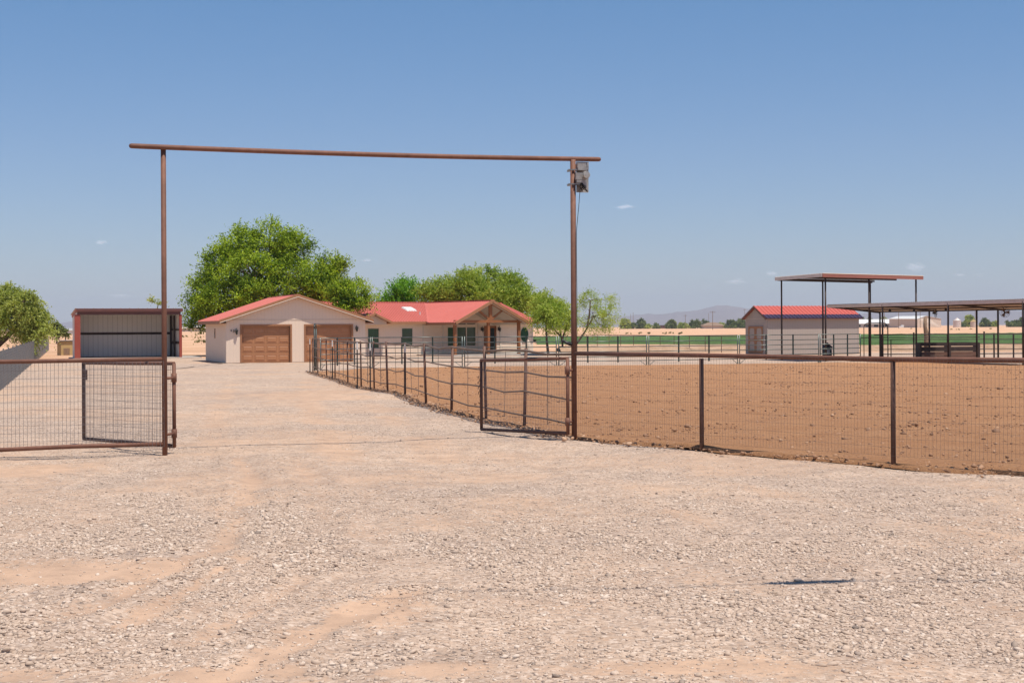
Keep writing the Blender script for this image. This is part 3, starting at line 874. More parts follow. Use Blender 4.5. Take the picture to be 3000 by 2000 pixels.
for i in range(len(FEN_C) - 1):
    a = Vector((*FEN_C[i], 0)); c = Vector((*FEN_C[i + 1], 0))
    n = 1 if (c - a).length < 4.6 else 2
    for k in range(n):
        p = a.lerp(c, (k + 1) / (n + 1))
        MB().tube([(p.x, p.y, .16), (p.x + random.uniform(-.03, .03), p.y, 1.5)], .007 if i < 6 else .011, 6).build('stay_rod', M['wire'], cf)
for (x, y) in ((-3.1, 42.8), (-4.5, 46.6), (-5.15, 48.8), (-7.0, 57.0), (-9.05, 65.4), (1.0, 27.2)):
    if x > 0: continue
    t_ = MB().tube([(x - .05, y - .12, -.2), (x - .05, y - .12, 1.28)], .023, 6).build('stake', M['black'], cf)
    MB().tube([(x - .05, y - .12, 1.28), (x - .05, y - .12, 1.52)], .024, 6).build('white_tip', M['white'], t_)

# ------------------------------------------------------------------ green corral panels
def panel_proto(L):
    t = thing('corral_panel', 'green six rail corral panel', 'corral panel', (0, 0, 0), 0, 'green corral panels behind the arena')
    for z in (1.52, 1.25, .99, .74, .47, .27):
        MB().tube([(.04, 0, z), (L - .04, 0, z)], .021, 8).build('rail', M['green_rail'], t, True)
    for x in (.0, L):
        s = 1 if x == 0 else -1
        b = MB(); b.tube([(x + s * .06, 0, 0), (x + s * .06, 0, 1.55)], .026, 8); 
        b.tube([(x + s * .06, 0, .06), (x + s * .06, 0, .02)], .04, 8)
        b.tube([(x + s * .06, 0, .0), (x + s * .42, 0, .27)], .014, 6)
        b.build('end_post', M['green_rail'], t, True)
    for k in (1, 2):
        MB().box((L * k / 3, 0, .86), (.07, .045, 1.36)).build('stay', M['green_dark'], t)
    return t
plabs = ['green corral panel at the left corner of the arena beside the tall bow frame',
         'green corral panel before the low house windows, second from the bow frame',
         'green corral panel standing before the house porch',
         'green corral panel crossed by the right portal post',
         'green corral panel standing before the open sand right of the portal post',
         'green corral panel before the double doors of the taupe shed',
         'green corral panel before the long side of the taupe shed under the shade roof']
for i in range(len(PANEL) - 1):
    a = Vector((*PANEL[i], 0)); c = Vector((*PANEL[i + 1], 0)); L = (c - a).length
    t = panel_proto(L)
    t.location = (a.x, a.y, H(a.x, a.y)); t.rotation_euler = (0, 0, math.atan2(c.y - a.y, c.x - a.x))
    t['label'] = plabs[i]

def bow(name, label, x0, y0, x1, y1, z, r, m):
    t = thing(name, label, 'gate frame', (0, 0, 0))
    d = Vector((x1 - x0, y1 - y0, 0)); L = d.length; d.normalize()
    def P(s, zz): return (x0 + d.x * s, y0 + d.y * s, zz)
    c = .22
    MB().tube([P(0, 0), P(0, z - c)], r, 8).build('upright', m, t, True)
    MB().tube([P(L, 0), P(L, z - c)], r * 1.25, 8).build('upright', m, t, True)
    MB().tube([P(0, z - c), P(.05, z - .1), P(.14, z - .03), P(.3, z), P(L - .3, z), P(L - .14, z - .03), P(L - .05, z - .1), P(L, z - c)], r, 8).build('bow_bar', m, t, True)
    return t
bow('bow_gate_frame', 'tall green bow gate frame at the left corner of the arena before the garage', -9.12, 66.9, -9.35, 69.2, 2.2, .03, M['green_dark'])
bow('bow_gate_frame', 'black rounded bow gate frame right of the taupe shed', 19.55, 80.6, 20.75, 80.1, 2.14, .025, M['black_pipe'])

# ------------------------------------------------------------------ brown fence far behind the panels
ff = thing('far_rail_fence', 'thin rusty single rail fence receding across the sand behind the corral panels', 'fence', (0, 0, 0))
fx = [155, 255, 360, 470, 585, 698, 825, 950, 1088, 1228, 1375, 1525, 1690, 1860, 2035]
tops = []
for i, cx in enumerate(fx):
    px = 1560 + cx / 3.675; by = 1009 + (px - 1600) * (1029.5 - 1009) / 513
    x, y = G(px, by); tops.append((x, y))
    MB().tube([(x, y, -.1), (x, y, 1.2)], .028, 6).build('post', M['rust_dark'], ff)
x, y = tops[-1]; tops.append((x + 3.2, y - 8))
MB().tube([(x, y, 1.2) for x, y in tops], .028, 6).build('top_rail', M['rust_dark'], ff)
MB().tube([(x, y, .62) for x, y in tops], .008, 4).build('wire_strand', M['wire'], ff)

# ------------------------------------------------------------------ roofs with ribs
def ribbed(b, p00, p10, p01, p11, thick, pitch, rib_h=.04, rib_w=.07):
    """roof plane p00->p10 along the eave, p01/p11 at the ridge; ribs run from eave to ridge"""
    p00, p10, p01, p11 = map(Vector, (p00, p10, p01, p11))
    n = (p10 - p00).cross(p01 - p00).normalized()
    if n.z < 0: n = -n
    t = n * thick
    b.add([p00, p10, p11, p01, p00 - t, p10 - t, p11 - t, p01 - t], [(0, 1, 2, 3), (7, 6, 5, 4), (0, 4, 5, 1), (1, 5, 6, 2), (2, 6, 7, 3), (3, 7, 4, 0)])
    L = max((p10 - p00).length, (p11 - p01).length); k = max(1, int(L / pitch))
    for i in range(k + 1):
        s = i / k
        a = p00.lerp(p10, s) + n * .002; c = p01.lerp(p11, s) + n * .002
        d = (p10 - p00).normalized() * rib_w / 2
        b.add([a - d, a + d, c + d, c - d, a - d * .5 + n * rib_h, a + d * .5 + n * rib_h, c + d * .5 + n * rib_h, c - d * .5 + n * rib_h],
              [(0, 4, 7, 3), (4, 5, 6, 7), (5, 1, 2, 6), (0, 1, 5, 4), (3, 7, 6, 2)])

# ------------------------------------------------------------------ garage
GA = R(20.2)
ga = thing('garage', 'cream two door garage with a salmon metal roof and brown doors', 'garage', (-16.74, 84.9, 0), GA)
W, D, T = 8.38, 8.1, .14
EZ, RZ = 2.47, 3.99
OH = .42
def gz(u): return RZ - (RZ - EZ) * abs(u - W / 2) / (W / 2 + OH)
b = MB()
doors = [(.92, 3.79), (4.72, 7.52)]
DZ = 2.15
zt = 2.30
b.bb(0, doors[0][0], 0, T, 0, DZ); b.bb(doors[0][1], doors[1][0], 0, T, 0, DZ); b.bb(doors[1][1], W, 0, T, 0, DZ)
b.prism([(0, DZ), (W, DZ), (W, gz(W) - .1), (W / 2, RZ - .1), (0, gz(0) - .1)], 'y', 0, T)
b.prism([(0, 0), (W, 0), (W, gz(W) - .1), (W / 2, RZ - .1), (0, gz(0) - .1)], 'y', D - T, D)
b.bb(0, T, T, D - T, 0, gz(0) - .1); b.bb(W - T, W, T, D - T, 0, gz(W) - .1)
b.build('wall', M['wall_v'], ga)
MB().bb(-.012, W + .012, -.016, 0, 2.50, 2.535).build('trim_band', M['cream'], ga)
b = MB()
ribbed(b, (-OH, -.33, EZ), (-OH, D + .3, EZ), (W / 2, -.33, RZ), (W / 2, D + .3, RZ), .03, .3)
ribbed(b, (W + OH, -.33, EZ), (W + OH, D + .3, EZ), (W / 2, -.33, RZ), (W / 2, D + .3, RZ), .03, .3)
rf_ = b.build('roof', M['roof'], ga)
MB().beam((W / 2, -.34, RZ + .02), (W / 2, D + .31, RZ + .02), .28, .03).build('ridge_cap', M['roof'], rf_)
b = MB()
for s, u0 in ((1, -OH), (-1, W + OH)):
    b.beam((u0, -.36, EZ - .045), (W / 2, -.36, RZ - .045), .05, .19)
    b.beam((u0, D + .315, EZ - .10), (W / 2, D + .315, RZ - .10), .035, .17)
    b.bb(u0 - .02, u0 + .02, -.36, D + .33, EZ - .19, EZ - .015)
b.build('fascia', M['brown'], ga)
b = MB()
for u0 in (-OH, W + OH): b.beam((u0, -.392, EZ - .118), (W / 2, -.392, RZ - .118), .018, .04)
b.build('rake_moulding', M['cream_light'], ga)
b = MB()
for u0, u1 in ((-OH + .03, 0), (W, W + OH - .03)): b.bb(u0, u1, -.3, D + .3, EZ - .16, EZ - .13)
b.add([(-OH, -.32, EZ - .14), (W / 2, -.32, RZ - .14), (W / 2, .0, RZ - .14), (-OH, .0, EZ - .14)], [(0, 1, 2, 3)])
b.add([(W + OH, -.32, EZ - .14), (W / 2, -.32, RZ - .14), (W / 2, .0, RZ - .14), (W + OH, .0, EZ - .14)], [(0, 1, 2, 3)])
b.build('soffit', M['brown'], ga)
for u0, u1 in doors:
    dfr = MB()
    dfr.bb(u0 - .10, u0, -.03, T, 0, DZ + .10); dfr.bb(u1, u1 + .10, -.03, T, 0, DZ + .10); dfr.bb(u0, u1, -.03, T, DZ, DZ + .10)
    dd = MB(); y0 = .15
    w = (u1 - u0)
    for r in range(4):
        z0 = r * DZ / 4 + .004; z1 = (r + 1) * DZ / 4 - .004
        dd.bb(u0, u1, y0, y0 + .05, z0, z1)
        for c in range(4):
            a = u0 + w * c / 4 + .075; e = u0 + w * (c + 1) / 4 - .075
            # recessed moulding ring with a raised centre
            za, zb = z0 + .11, z1 - .11
            for q in ((a, e, za - .022, za), (a, e, zb, zb + .022), (a - .022, a, za - .022, zb + .022), (e, e + .022, za - .022, zb + .022)):
                dd.bb(q[0], q[1], y0 - .012, y0 + .001, q[2], q[3])
            dd.add([(a + .03, y0 - .001, za + .03), (e - .03, y0 - .001, za + .03), (e - .03, y0 - .001, zb - .03), (a + .03, y0 - .001, zb - .03),
                    (a + .05, y0 - .014, za + .045), (e - .05, y0 - .014, za + .045), (e - .05, y0 - .014, zb - .045), (a + .05, y0 - .014, zb - .045)],
                   [(4, 5, 6, 7), (0, 1, 5, 4), (1, 2, 6, 5), (2, 3, 7, 6), (3, 0, 4, 7)])
    o = dd.build('garage_door', M['door_brown'], ga)
    dfr.build('door_frame', M['brown'], o)
# coach lamps
def coach_lamp(parent, u, y, z, s=1.0):
    b = MB(); b.bb(u - .05 * s, u + .05 * s, y - .02, y - .001, z - .08 * s, z + .12 * s)
    b.tube([(u, y - .02, z + .1 * s), (u, y - .09 * s, z + .19 * s), (u, y - .15 * s, z + .15 * s)], .013 * s, 6)
    b.lathe([(.02, .13), (.10, .06), (.105, .045), (.03, .045)], (u, y - .15 * s, z), 8)
    b.lathe([(.04, -.16), (.055, -.15), (.03, -.19), (.0, -.2)][::-1], (u, y - .15 * s, z), 8)
    for k in range(4):
        t = pi / 4 + k * pi / 2
        b.tube([(u + .085 * s * cos(t), y - .15 * s + .085 * s * sin(t), z + .05), (u + .05 * s * cos(t), y - .15 * s + .05 * s * sin(t), z - .16)], .007, 5)
    o = b.build('wall_lamp', M['dark'], parent)
    MB().lathe([(.045, -.15), (.078, .045)], (u, y - .15 * s, z), 8).build('lamp_glass', M['glass_dark'], o)
    return o
coach_lamp(ga, .60, 0, 1.84); coach_lamp(ga, 7.82, 0, 1.98)
o = MB().bb(-.02, .0, 4.05, 4.32, 1.42, 2.02).build('side_window', M['brown'], ga)
MB().bb(-.028, -.02, 4.1, 4.27, 1.47, 1.97).build('pane', M['glass_dark'], o)
# house number
for i, ch in enumerate('409'):
    cu = bpy.data.curves.new('house_number', 'FONT'); cu.body = ch; cu.size = .2; cu.extrude = .008
    tmp = bpy.data.objects.new('tmp', cu); COL.objects.link(tmp)
    dg = bpy.context.evaluated_depsgraph_get()
    me = bpy.data.meshes.new_from_object(tmp.evaluated_get(dg))
    bpy.data.objects.remove(tmp)
    me.materials.clear(); me.materials.append(M['dark'])
    o = bpy.data.objects.new('house_number', me); COL.objects.link(o); o.parent = ga
    o.location = (.24 + i * .16, -.012, 1.83 - i * .035); o.rotation_euler = (R(90), 0, 0)

# concrete apron line of the house
HA = math.atan2(.574, .819)
HO = (-6.55, 110.0)
ho = thing('ranch_house', 'long low cream house with a salmon metal roof and a timber gabled porch', 'house', (HO[0], HO[1], 0), HA)
padm = MB(); padm.bb(-3.6, 7.2, -9.5, -4.0, -.1, .10)
pad = padm.build('porch_slab', M['concrete'], ho)
X0, X1 = -13.7, 6.95
RZh, EZh, DE = 3.90, 2.44, 5.1
MBslope = (RZh - EZh) / DE
CW, CL, CE = 3.1, 9.05, 2.36
def mz(y): return RZh - MBslope * abs(y)
b = MB()
VY = (RZh - CE) / MBslope
# front plane left of the valley, and its piece right of the cross gable, back plane, cross gable planes
def plane(b, quad, th=.03): 
    p = [Vector(q) for q in quad]; n = (p[1] - p[0]).cross(p[2] - p[0]).normalized()
    if n.z < 0: n = -n
    k = len(p); b.add(p + [q - n * th for q in p], [tuple(range(k)), tuple(range(k, 2 * k))[::-1]] + [(i, k + i, k + (i + 1) % k, (i + 1) % k) for i in range(k)])
ez = mz(DE)
tv = DE / VY
plane(b, [(X0, -DE, ez), (-CW * tv, -DE, ez), (0, 0, RZh), (X0, 0, RZh)])
plane(b, [(CW * tv, -DE, ez), (X1, -DE, ez), (X1, 0, RZh), (0, 0, RZh)])
plane(b, [(X0, DE, ez), (X1, DE, ez), (X1, 0, RZh), (X0, 0, RZh)])
for s in (-1, 1):
    plane(b, [(0, 0, RZh), (s * CW, -VY, CE), (s * CW, -CL, CE), (0, -CL, RZh)])
# standing ribs
def rib(b, a, c, n, w=.07, h=.05):
    a = Vector(a); c = Vector(c); n = Vector(n).normalized(); d = (c - a).cross(n).normalized() * w / 2
    a = a + n * .003; c = c + n * .003
    b.add([a - d, a + d, c + d, c - d, a - d * .4 + n * h, a + d * .4 + n * h, c + d * .4 + n * h, c - d * .4 + n * h],
          [(0, 4, 7, 3), (4, 5, 6, 7), (5, 1, 2, 6), (0, 1, 5, 4), (3, 7, 6, 2)])
nf = (0, -MBslope, 1)
x = X0
while x <= X1:
    if abs(x) > CW * tv: y0, y1 = -DE, 0
    else: y1 = 0; y0 = -VY * abs(x) / CW if abs(x) > .05 else None
    if y0 is not None: rib(b, (x, y0, mz(y0)), (x, y1, RZh), nf)
    x += .225
cs = (RZh - CE) / CW
y = -CL + .02
while y < -.1:
    tt = min(1, (-y) / VY) 
    for s in (-1, 1):
        if -y >= VY: rib(b, (s * CW, y, CE), (0, y, RZh), (s * cs, 0, 1))
        else:
            xx = CW * (-y) / VY; rib(b, (s * xx, y, RZh - cs * xx), (0, y, RZh), (s * cs, 0, 1))
    y += .225
hr_ = b.build('roof', M['roof'], ho, fix=False)
b = MB(); b.beam((X0, 0, RZh + .03), (X1, 0, RZh + .03), .3, .03); b.beam((0, -CL - .01, RZh + .03), (0, 0, RZh + .032), .3, .03)
b.beam((-.02, -.02, RZh + .02), (-CW, -VY, CE + .03), .12, .02)
b.build('ridge_cap', M['roof'], hr_)
# skylight and vent
b = MB(); sy = -2.0
def onroof(x, y, up): return (x, y, mz(y) + up)
b.add([onroof(-3.15, -2.45, .02), onroof(-2.25, -2.45, .02), onroof(-2.25, -1.65, .02), onroof(-3.15, -1.65, .02),
       onroof(-3.08, -2.38, .14), onroof(-2.32, -2.38, .14), onroof(-2.32, -1.72, .14), onroof(-3.08, -1.72, .14)],
      [(4, 5, 6, 7), (0, 1, 5, 4), (1, 2, 6, 5), (2, 3, 7, 6), (3, 0, 4, 7)])
b.build('skylight', M['white'], hr_)
MB().tube([onroof(-2.55, -3.35, -.05), onroof(-2.55, -3.35, .22)], .05, 8).build('vent_pipe', M['white'], hr_)
# walls
Y0 = -4.6
zt = mz(Y0) - .06
b = MB()
b.bb(X0 + .3, -8.9, Y0, Y0 + .15, 0, zt)
wins = [(-7.63, -6.67, .57, 2.0), (-4.86, -3.9, .62, 2.0)]
xs_ = [-8.9, -7.63, -6.67, -4.86, -3.9, -3.05]
b.bb(-8.9, -7.63, Y0, Y0 + .15, 0, zt); b.bb(-6.67, -4.86, Y0, Y0 + .15, 0, zt); b.bb(-3.9, -3.05, Y0, Y0 + .15, 0, zt)
for a, c, z0, z1 in wins: b.bb(a, c, Y0, Y0 + .15, 0, z0); b.bb(a, c, Y0, Y0 + .15, z1, zt)
b.bb(3.75, 6.7, Y0, Y0 + .15, 0, zt)
for xx in (X0 + .3, 6.55):
    b.prism([(Y0 + .15, 0), (-Y0 - .15, 0), (-Y0 - .15, zt), (0, RZh - .12), (Y0 + .15, zt)], 'x', xx, xx + .15)
b.bb(X0 + .3, 6.7, -Y0 - .15, -Y0, 0, zt)
b.build('wall', M['wall_v'], ho)
# entrance wall under the porch, lapped boards, rising into the gable
b = MB()
EW = [(-3.05, -.98), (1.53, 2.25), (3.35, 3.75)]
def cz(x): return RZh - cs * abs(x) - .1
for a, c in EW: b.bb(a, c, Y0 + .02, Y0 + .15, 0, 2.12)
b.bb(-.98, 1.53, Y0 + .02, Y0 + .15, 0, .62)
b.prism([(-3.05, 2.48), (-2.8, 2.5), (0, RZh - .1), (2.8, 2.5), (3.05, 2.4), (3.75, 2.4), (3.75, 2.36), (-3.05, 2.36)], 'y', Y0 + .02, Y0 + .15)
b.bb(-3.05, -.98, Y0 + .02, Y0 + .15, 2.12, 2.36); b.bb(1.53, 3.75, Y0 + .02, Y0 + .15, 2.12, 2.36); b.bb(-.98, 1.53, Y0 + .02, Y0 + .15, 2.05, 2.2)
b.build('entrance_wall', M['wall_h'], ho)
b = MB()
for xx in (-3.05, -1.35, 1.75, 3.72): b.bb(xx - .06, xx + .06, Y0 - .02, Y0 + .019, .1, 2.45)
b.bb(6.6, 6.72, Y0 - .015, Y0 - .001, 0, zt)
b.build('corner_trim', M['cream_light'], ho)
# windows
def window(parent, a, c, z0, z1, y, cols=1, rows=2, glass='glass_green'):
    f = MB(); w = .045
    f.bb(a, c, y - .02, y + .05, z0, z0 + w); f.bb(a, c, y - .02, y + .05, z1 - w, z1)
    f.bb(a, a + w, y - .02, y + .05, z0 + w, z1 - w); f.bb(c - w, c, y - .02, y + .05, z0 + w, z1 - w)
    for k in range(1, cols):
        m_ = a + (c - a) * k / cols; f.bb(m_ - w * .9, m_ + w * .9, y - .016, y + .05, z0 + w, z1 - w)
    for k in range(1, rows):
        m_ = z0 + (z1 - z0) * k / rows; f.bb(a + w, c - w, y - .012, y + .045, m_ - w / 2, m_ + w / 2)
    o = f.build('window', M['cream_light'], parent)
    MB().bb(a + .01, c - .01, y + .052, y + .07, z0 + .01, z1 - .01).build('pane', M[glass], o)
    return o
for a, c, z0, z1 in wins: window(ho, a, c, z0, z1, Y0)
window(ho, -.98, 1.53, .62, 2.05, Y0 + .02, 3, 1)
window(ho, -.98, 1.53, 2.2, 2.36, Y0 + .02, 3, 1, 'glass_dark')
# oval window
pts = [(4.9 + .36 * cos(t), 1.45 + .55 * sin(t)) for t in np.linspace(0, 2 * pi, 25)[:-1]]
o = MB().prism([(4.9 + .4 * cos(t), 1.45 + .6 * sin(t)) for t in np.linspace(0, 2 * pi, 25)[:-1]], 'y', Y0 - .03, Y0 - .001).build('oval_window', M['cream_light'], ho)
MB().prism(pts, 'y', Y0 - .04, Y0 - .03).build('pane', M['glass_green'], o)
o.location.x = 1.0
# front door
b = MB(); b.bb(2.25, 2.32, Y0 - .02, Y0 + .12, .1, 2.12); b.bb(3.28, 3.35, Y0 - .02, Y0 + .12, .1, 2.12); b.bb(2.32, 3.28, Y0 - .02, Y0 + .12, 2.06, 2.12)
df_ = MB(); df_.bb(2.32, 2.74, Y0 + .05, Y0 + .1, .1, 2.06); df_.bb(2.74, 3.28, Y0 + .05, Y0 + .1, .1, 2.06)
dr = df_.build('front_door', M['timber'], ho)
b.build('door_frame', M['timber'], dr)
MB().bb(2.84, 3.2, Y0 + .035, Y0 + .049, .35, 1.95).build('door_glass', M['glass_dark'], dr)
coach_lamp(ho, 2.02, Y0, 1.86, 1.2); coach_lamp(ho, 3.55, Y0, 1.86, 1.2)
# porch timbers
yp = -8.75
for xx, w in ((-3.0, .19), (-.19, .17), (2.45, .19)):
    MB().bb(xx - w / 2, xx + w / 2, yp - w / 2, yp + w / 2, .1, 2.33).build('porch_post', M['timber'], ho)
tr = MB().bb(-3.05, 2.95, yp - .08, yp + .08, 2.33, 2.52).build('truss_beam', M['timber'], ho)
MB().bb(-.12, .12, yp - .07, yp + .07, 2.52, 3.62).build('king_post', M['timber'], tr)
for s in (-1, 1): MB().beam((s * .1, yp, 2.58), (s * 1.05, yp, 3.22), .1, .13).build('brace', M['timber'], tr)
for s in (-1, 1): MB().beam((s * 2.95, yp, CE - .02), (0, yp, RZh - .16), .1, .16).build('rafter', M['timber'], tr)
MB().prism([(-.6, 2.33), (.25, 2.33), (-.18, 2.68)], 'y', yp - .16, yp - .085).build('post_cap', M['timber'], tr)
b = MB()
for s in (-1, 1):
    b.beam((s * (CW + .02), -CL - .03, CE - .05), (0, -CL - .03, RZh - .05), .05, .2)
    b.beam((s * (CW + .02), -CL + .1, CE - .09), (s * (CW + .02), -DE if s < 0 else -4.6, CE - .09), .035, .17)
b.beam((X0, -DE - .01, ez - .09), (-6.4, -DE - .01, ez - .09), .035, .17)
b.beam((-6.4, -DE - .01, ez - .09), (-CW, -DE - .01, ez - .09), .035, .17)
b.beam((CW, -DE - .01, ez - .09), (X1, -DE - .01, ez - .09), .035, .17)
for xx in (X0 - .01, X1 + .01):
    for s in (-1, 1): b.beam((xx, s * DE, ez - .09), (xx, 0, RZh - .09), .035, .18)
b.build('fascia', M['brown'], ho)
# porch ceiling and soffits
b = MB()
for s in (-1, 1): plane(b, [(0, Y0, RZh - .18), (s * CW, Y0, CE - .16), (s * CW, -CL + .02, CE - .16), (0, -CL + .02, RZh - .18)], .02)
b.bb(X0, -CW, -DE + .02, Y0, ez - .15, ez - .13); b.bb(CW, X1, -DE + .02, Y0, ez - .15, ez - .13)
b.build('soffit', M['cream'], ho)
# small side gable at the left
gx, gw, gyf = -7.66, 1.3, -5.75
b = MB()
plane(b, [(gx - gw, gyf, 2.46), (gx, gyf, 3.04), (gx, -2.9, 3.04), (gx - gw, -4.9, 2.46)], .03)
plane(b, [(gx + gw, gyf, 2.46), (gx, gyf, 3.04), (gx, -2.9, 3.04), (gx + gw, -4.9, 2.46)], .03)
b.build('side_gable_roof', M['roof'], hr_)
b = MB()
b.prism([(gx - 1.1, 2.28), (gx + 1.1, 2.28), (gx + 1.1, 2.44), (gx, 2.93), (gx - 1.1, 2.44)], 'y', -5.45, -5.3)
b.bb(gx - 1.1, gx + 1.1, -5.45, Y0 - .001, 2.24, 2.28)
b.build('side_gable_wall', M['cream'], ho)
b = MB()
for s in (-1, 1): b.beam((gx + s * (gw + .02), gyf - .01, 2.39), (gx, gyf - .01, 2.97), .035, .15); b.beam((gx + s * (gw + .02), gyf, 2.39), (gx + s * (gw + .02), -5.12, 2.39), .03, .15)
b.build('side_gable_fascia', M['brown'], ho)
# bins by the right end of the wall
for i, (xx, lab) in enumerate(((5.15, 'pale upright gas bottle left of its pair below the oval window'), (5.95, 'pale upright gas bottle right of its pair below the oval window'))):
    p = Matrix.Rotation(HA, 3, 'Z') @ Vector((xx, Y0 - .45, 0))
    t = thing('gas_bottle', lab, 'gas bottle', (HO[0] + p.x, HO[1] + p.y, .0), HA, 'gas bottles by the house')
    MB().lathe([(.15, 0), (.17, .05), (.17, .8), (.12, .93), (.05, .98), (.05, 1.05)], (0, 0, 0), 14).build('tank', M['cream'], t, True)
    MB().tube([(-.06, 0, 1.04), (-.06, 0, 1.12), (.06, 0, 1.12), (.06, 0, 1.04)], .015, 6).build('collar', M['steel'], t)

# ------------------------------------------------------------------ open shelter at the left
SA = R(21)
sh = thing('open_metal_shelter', 'red trimmed open front metal shelter with grey sheet walls left of the drive', 'shelter', (-29.75, 99.3, 0), SA)
W, D = 6.95, 4.0
ZF, ZB = 3.44, 3.05
def sheet_wall(b, p, q, z0, z1p, z1q, pitch=.3):
    p = Vector(p); q = Vector(q); d = (q - p); L = d.length; d.normalize(); n = Vector((-d.y, d.x, 0)) * .022
    k = int(L / pitch)
    for i in range(k):
        a = p + d * (i * L / k); c = p + d * ((i + 1) * L / k); zz = z1p + (z1q - z1p) * (i + .5) / k
        e = c - d * .045
        for u, v, o in ((a, e, 0), (e, c, 1)):
            off = n * (-2.4 * o)
            vs = [u + n + off, v + n + off, v - n - off, u - n - off]
            b.add([(*w_.xy, z0) for w_ in vs] + [(*w_.xy, zz) for w_ in vs], [(0, 3, 2, 1), (4, 5, 6, 7), (0, 1, 5, 4), (1, 2, 6, 5), (2, 3, 7, 6), (3, 0, 4, 7)])
b = MB(); sheet_wall(b, (0, D, 0), (W, D, 0), 0, ZB, ZB); b.build('back_wall', M['sheet_seams'], sh)
b = MB(); sheet_wall(b, (0, .1, 0), (0, D, 0), 0, ZF - .1, ZB); b.build('side_wall', M['sheet_seams'], sh)
b = MB(); sheet_wall(b, (W, D, 0), (W, .1, 0), 0, ZB, ZF - .1); b.build('side_wall', M['sheet_seams'], sh)
b = MB(); ribbed(b, (-.12, -.15, ZF), (W + .12, -.15, ZF), (-.12, D + .12, ZB), (W + .12, D + .12, ZB), .03, .58, .04, .07)
b.build('roof', M['tin'], sh)
b = MB(); b.bb(-.14, W + .14, -.2, -.16, ZF - .22, ZF + .0); b.bb(0, W, -.1, .06, ZF - .42, ZF - .06)
b.build('front_beam', M['maroon'], sh)
for xx in (0, W):
    MB().bb(xx - (.19 if xx == 0 else .09), xx + (.19 if xx == 0 else .09), -.1, .1, 0, ZF - .42).build('corner_post', M['red_steel'], sh)
b = MB()
for xx in (-.06, W + .06):
    b.beam((xx, -.2, ZF - .1), (xx, D + .1, ZB - .1), .03, .2)
b.build('side_fascia', M['red_steel'], sh)
b = MB(); b.bb(.12, W - .12, D - .12, D - .04, 1.62, 1.78); b.bb(.12, W - .12, D - .11, D - .04, 0, .07)
b.bb(W - .12, W - .04, .12, D - .12, 1.9, 2.0); b.bb(W - .12, W - .04, .12, D - .12, .95, 1.12); b.bb(.04, .12, .12, D - .12, 1.0, 1.12)
b.build('girt', M['black_pipe'], sh)
for xx, yy in ((W - .15, D - .15), (.15, D - .15), (W - .15, 2.0)):
    MB().bb(xx - .06, xx + .06, yy - .06, yy + .06, 0, ZB - .08).build('inner_post', M['black_pipe'], sh)
MB().bb(-.3, W + 1.4, -.5, D + .2, -.08, .035).build('slab', M['concrete'], sh)

# ------------------------------------------------------------------ taupe shed
sd = thing('storage_shed', 'taupe storage shed with a red metal roof and brown framed double doors', 'shed', (17.6, 100.0, 0), R(20))
L, Wd = 7.35, 3.05
ze, zr = 2.62, 3.40
b = MB(); ov = .18
b.bb(0, L, 0, .1, 0, ze); b.bb(0, L, Wd - .1, Wd, 0, ze)
for xx in (0, L - .1): b.prism([(.1, 0), (Wd - .1, 0), (Wd - .1, ze), (Wd / 2, zr - .1), (.1, ze)] , 'x', xx, xx + .1)
b.build('wall', M['shed_wall'], sd)
b = MB()
for s in (0, 1):
    ye = -ov if s == 0 else Wd + ov
    dz = (zr - ze) / (Wd / 2) * ov
    ribbed(b, (-ov, ye, ze - dz), (L + ov, ye, ze - dz), (-ov, Wd / 2, zr), (L + ov, Wd / 2, zr), .03, .3, .03, .08)
ro = b.build('roof', M['roof_shed'], sd)
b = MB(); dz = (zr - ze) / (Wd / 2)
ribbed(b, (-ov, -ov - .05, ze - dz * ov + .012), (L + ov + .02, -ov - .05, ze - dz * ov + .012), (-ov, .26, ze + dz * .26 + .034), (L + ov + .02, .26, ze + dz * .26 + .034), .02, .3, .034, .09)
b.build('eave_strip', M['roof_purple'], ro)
b = MB()
for ye in (-ov, Wd + ov): b.beam((-ov - .02, ye, ze - dz * ov - .06), (-ov - .02, Wd / 2, zr - .06), .035, .13); b.beam((-ov, ye - (.02 if ye < 0 else -.02), ze - dz * ov - .05), (L + ov, ye - (.02 if ye < 0 else -.02), ze - dz * ov - .05), .03, .07)
b.build('fascia', M['shed_trim'], sd)
MB().bb(-.012, -.001, .0, Wd, 2.50, 2.53).build('trim_band', M['cream'], sd)
b = MB()
for (xa_, ya_) in ((-.012, -.012), (L - .07, -.012)): b.bb(xa_, xa_ + .08, ya_, -.001, 0, ze - .1)
b.build('corner_trim', M['shed_wall'], sd)
# double doors with arched panels: brown boards on a taupe leaf
y0, y1 = .55, 2.55; zt = 1.98
for k in range(2):
    a = y0 + k * (y1 - y0) / 2; c = a + (y1 - y0) / 2
    dl = MB().bb(-.045, -.001, a + .005, c - .005, .12, zt).build('door_leaf', M['shed_wall'], sd)
    fr = MB(); X_ = (-.065, -.046); w = .15
    fr.bb(*X_, a + .005, a + w, .12, zt); fr.bb(*X_, c - w, c - .005, .12, zt); 
    for za, zb in ((.12, .26), (.95, 1.09), (zt - .13, zt)): fr.bb(*X_, a + w, c - w, za, zb)
    for (zc, s) in ((zt - .13, -1), (1.09, 1), (.95, -1)):
        for (yc, t_) in ((a + w, 1), (c - w, -1)):
            fr.prism([(yc, zc), (yc + t_ * .16, zc), (yc + t_ * .05, zc + s * .06), (yc, zc + s * .17)], 'x', X_[0], X_[1])
    fr.build('door_boards', M['brown'], dl)

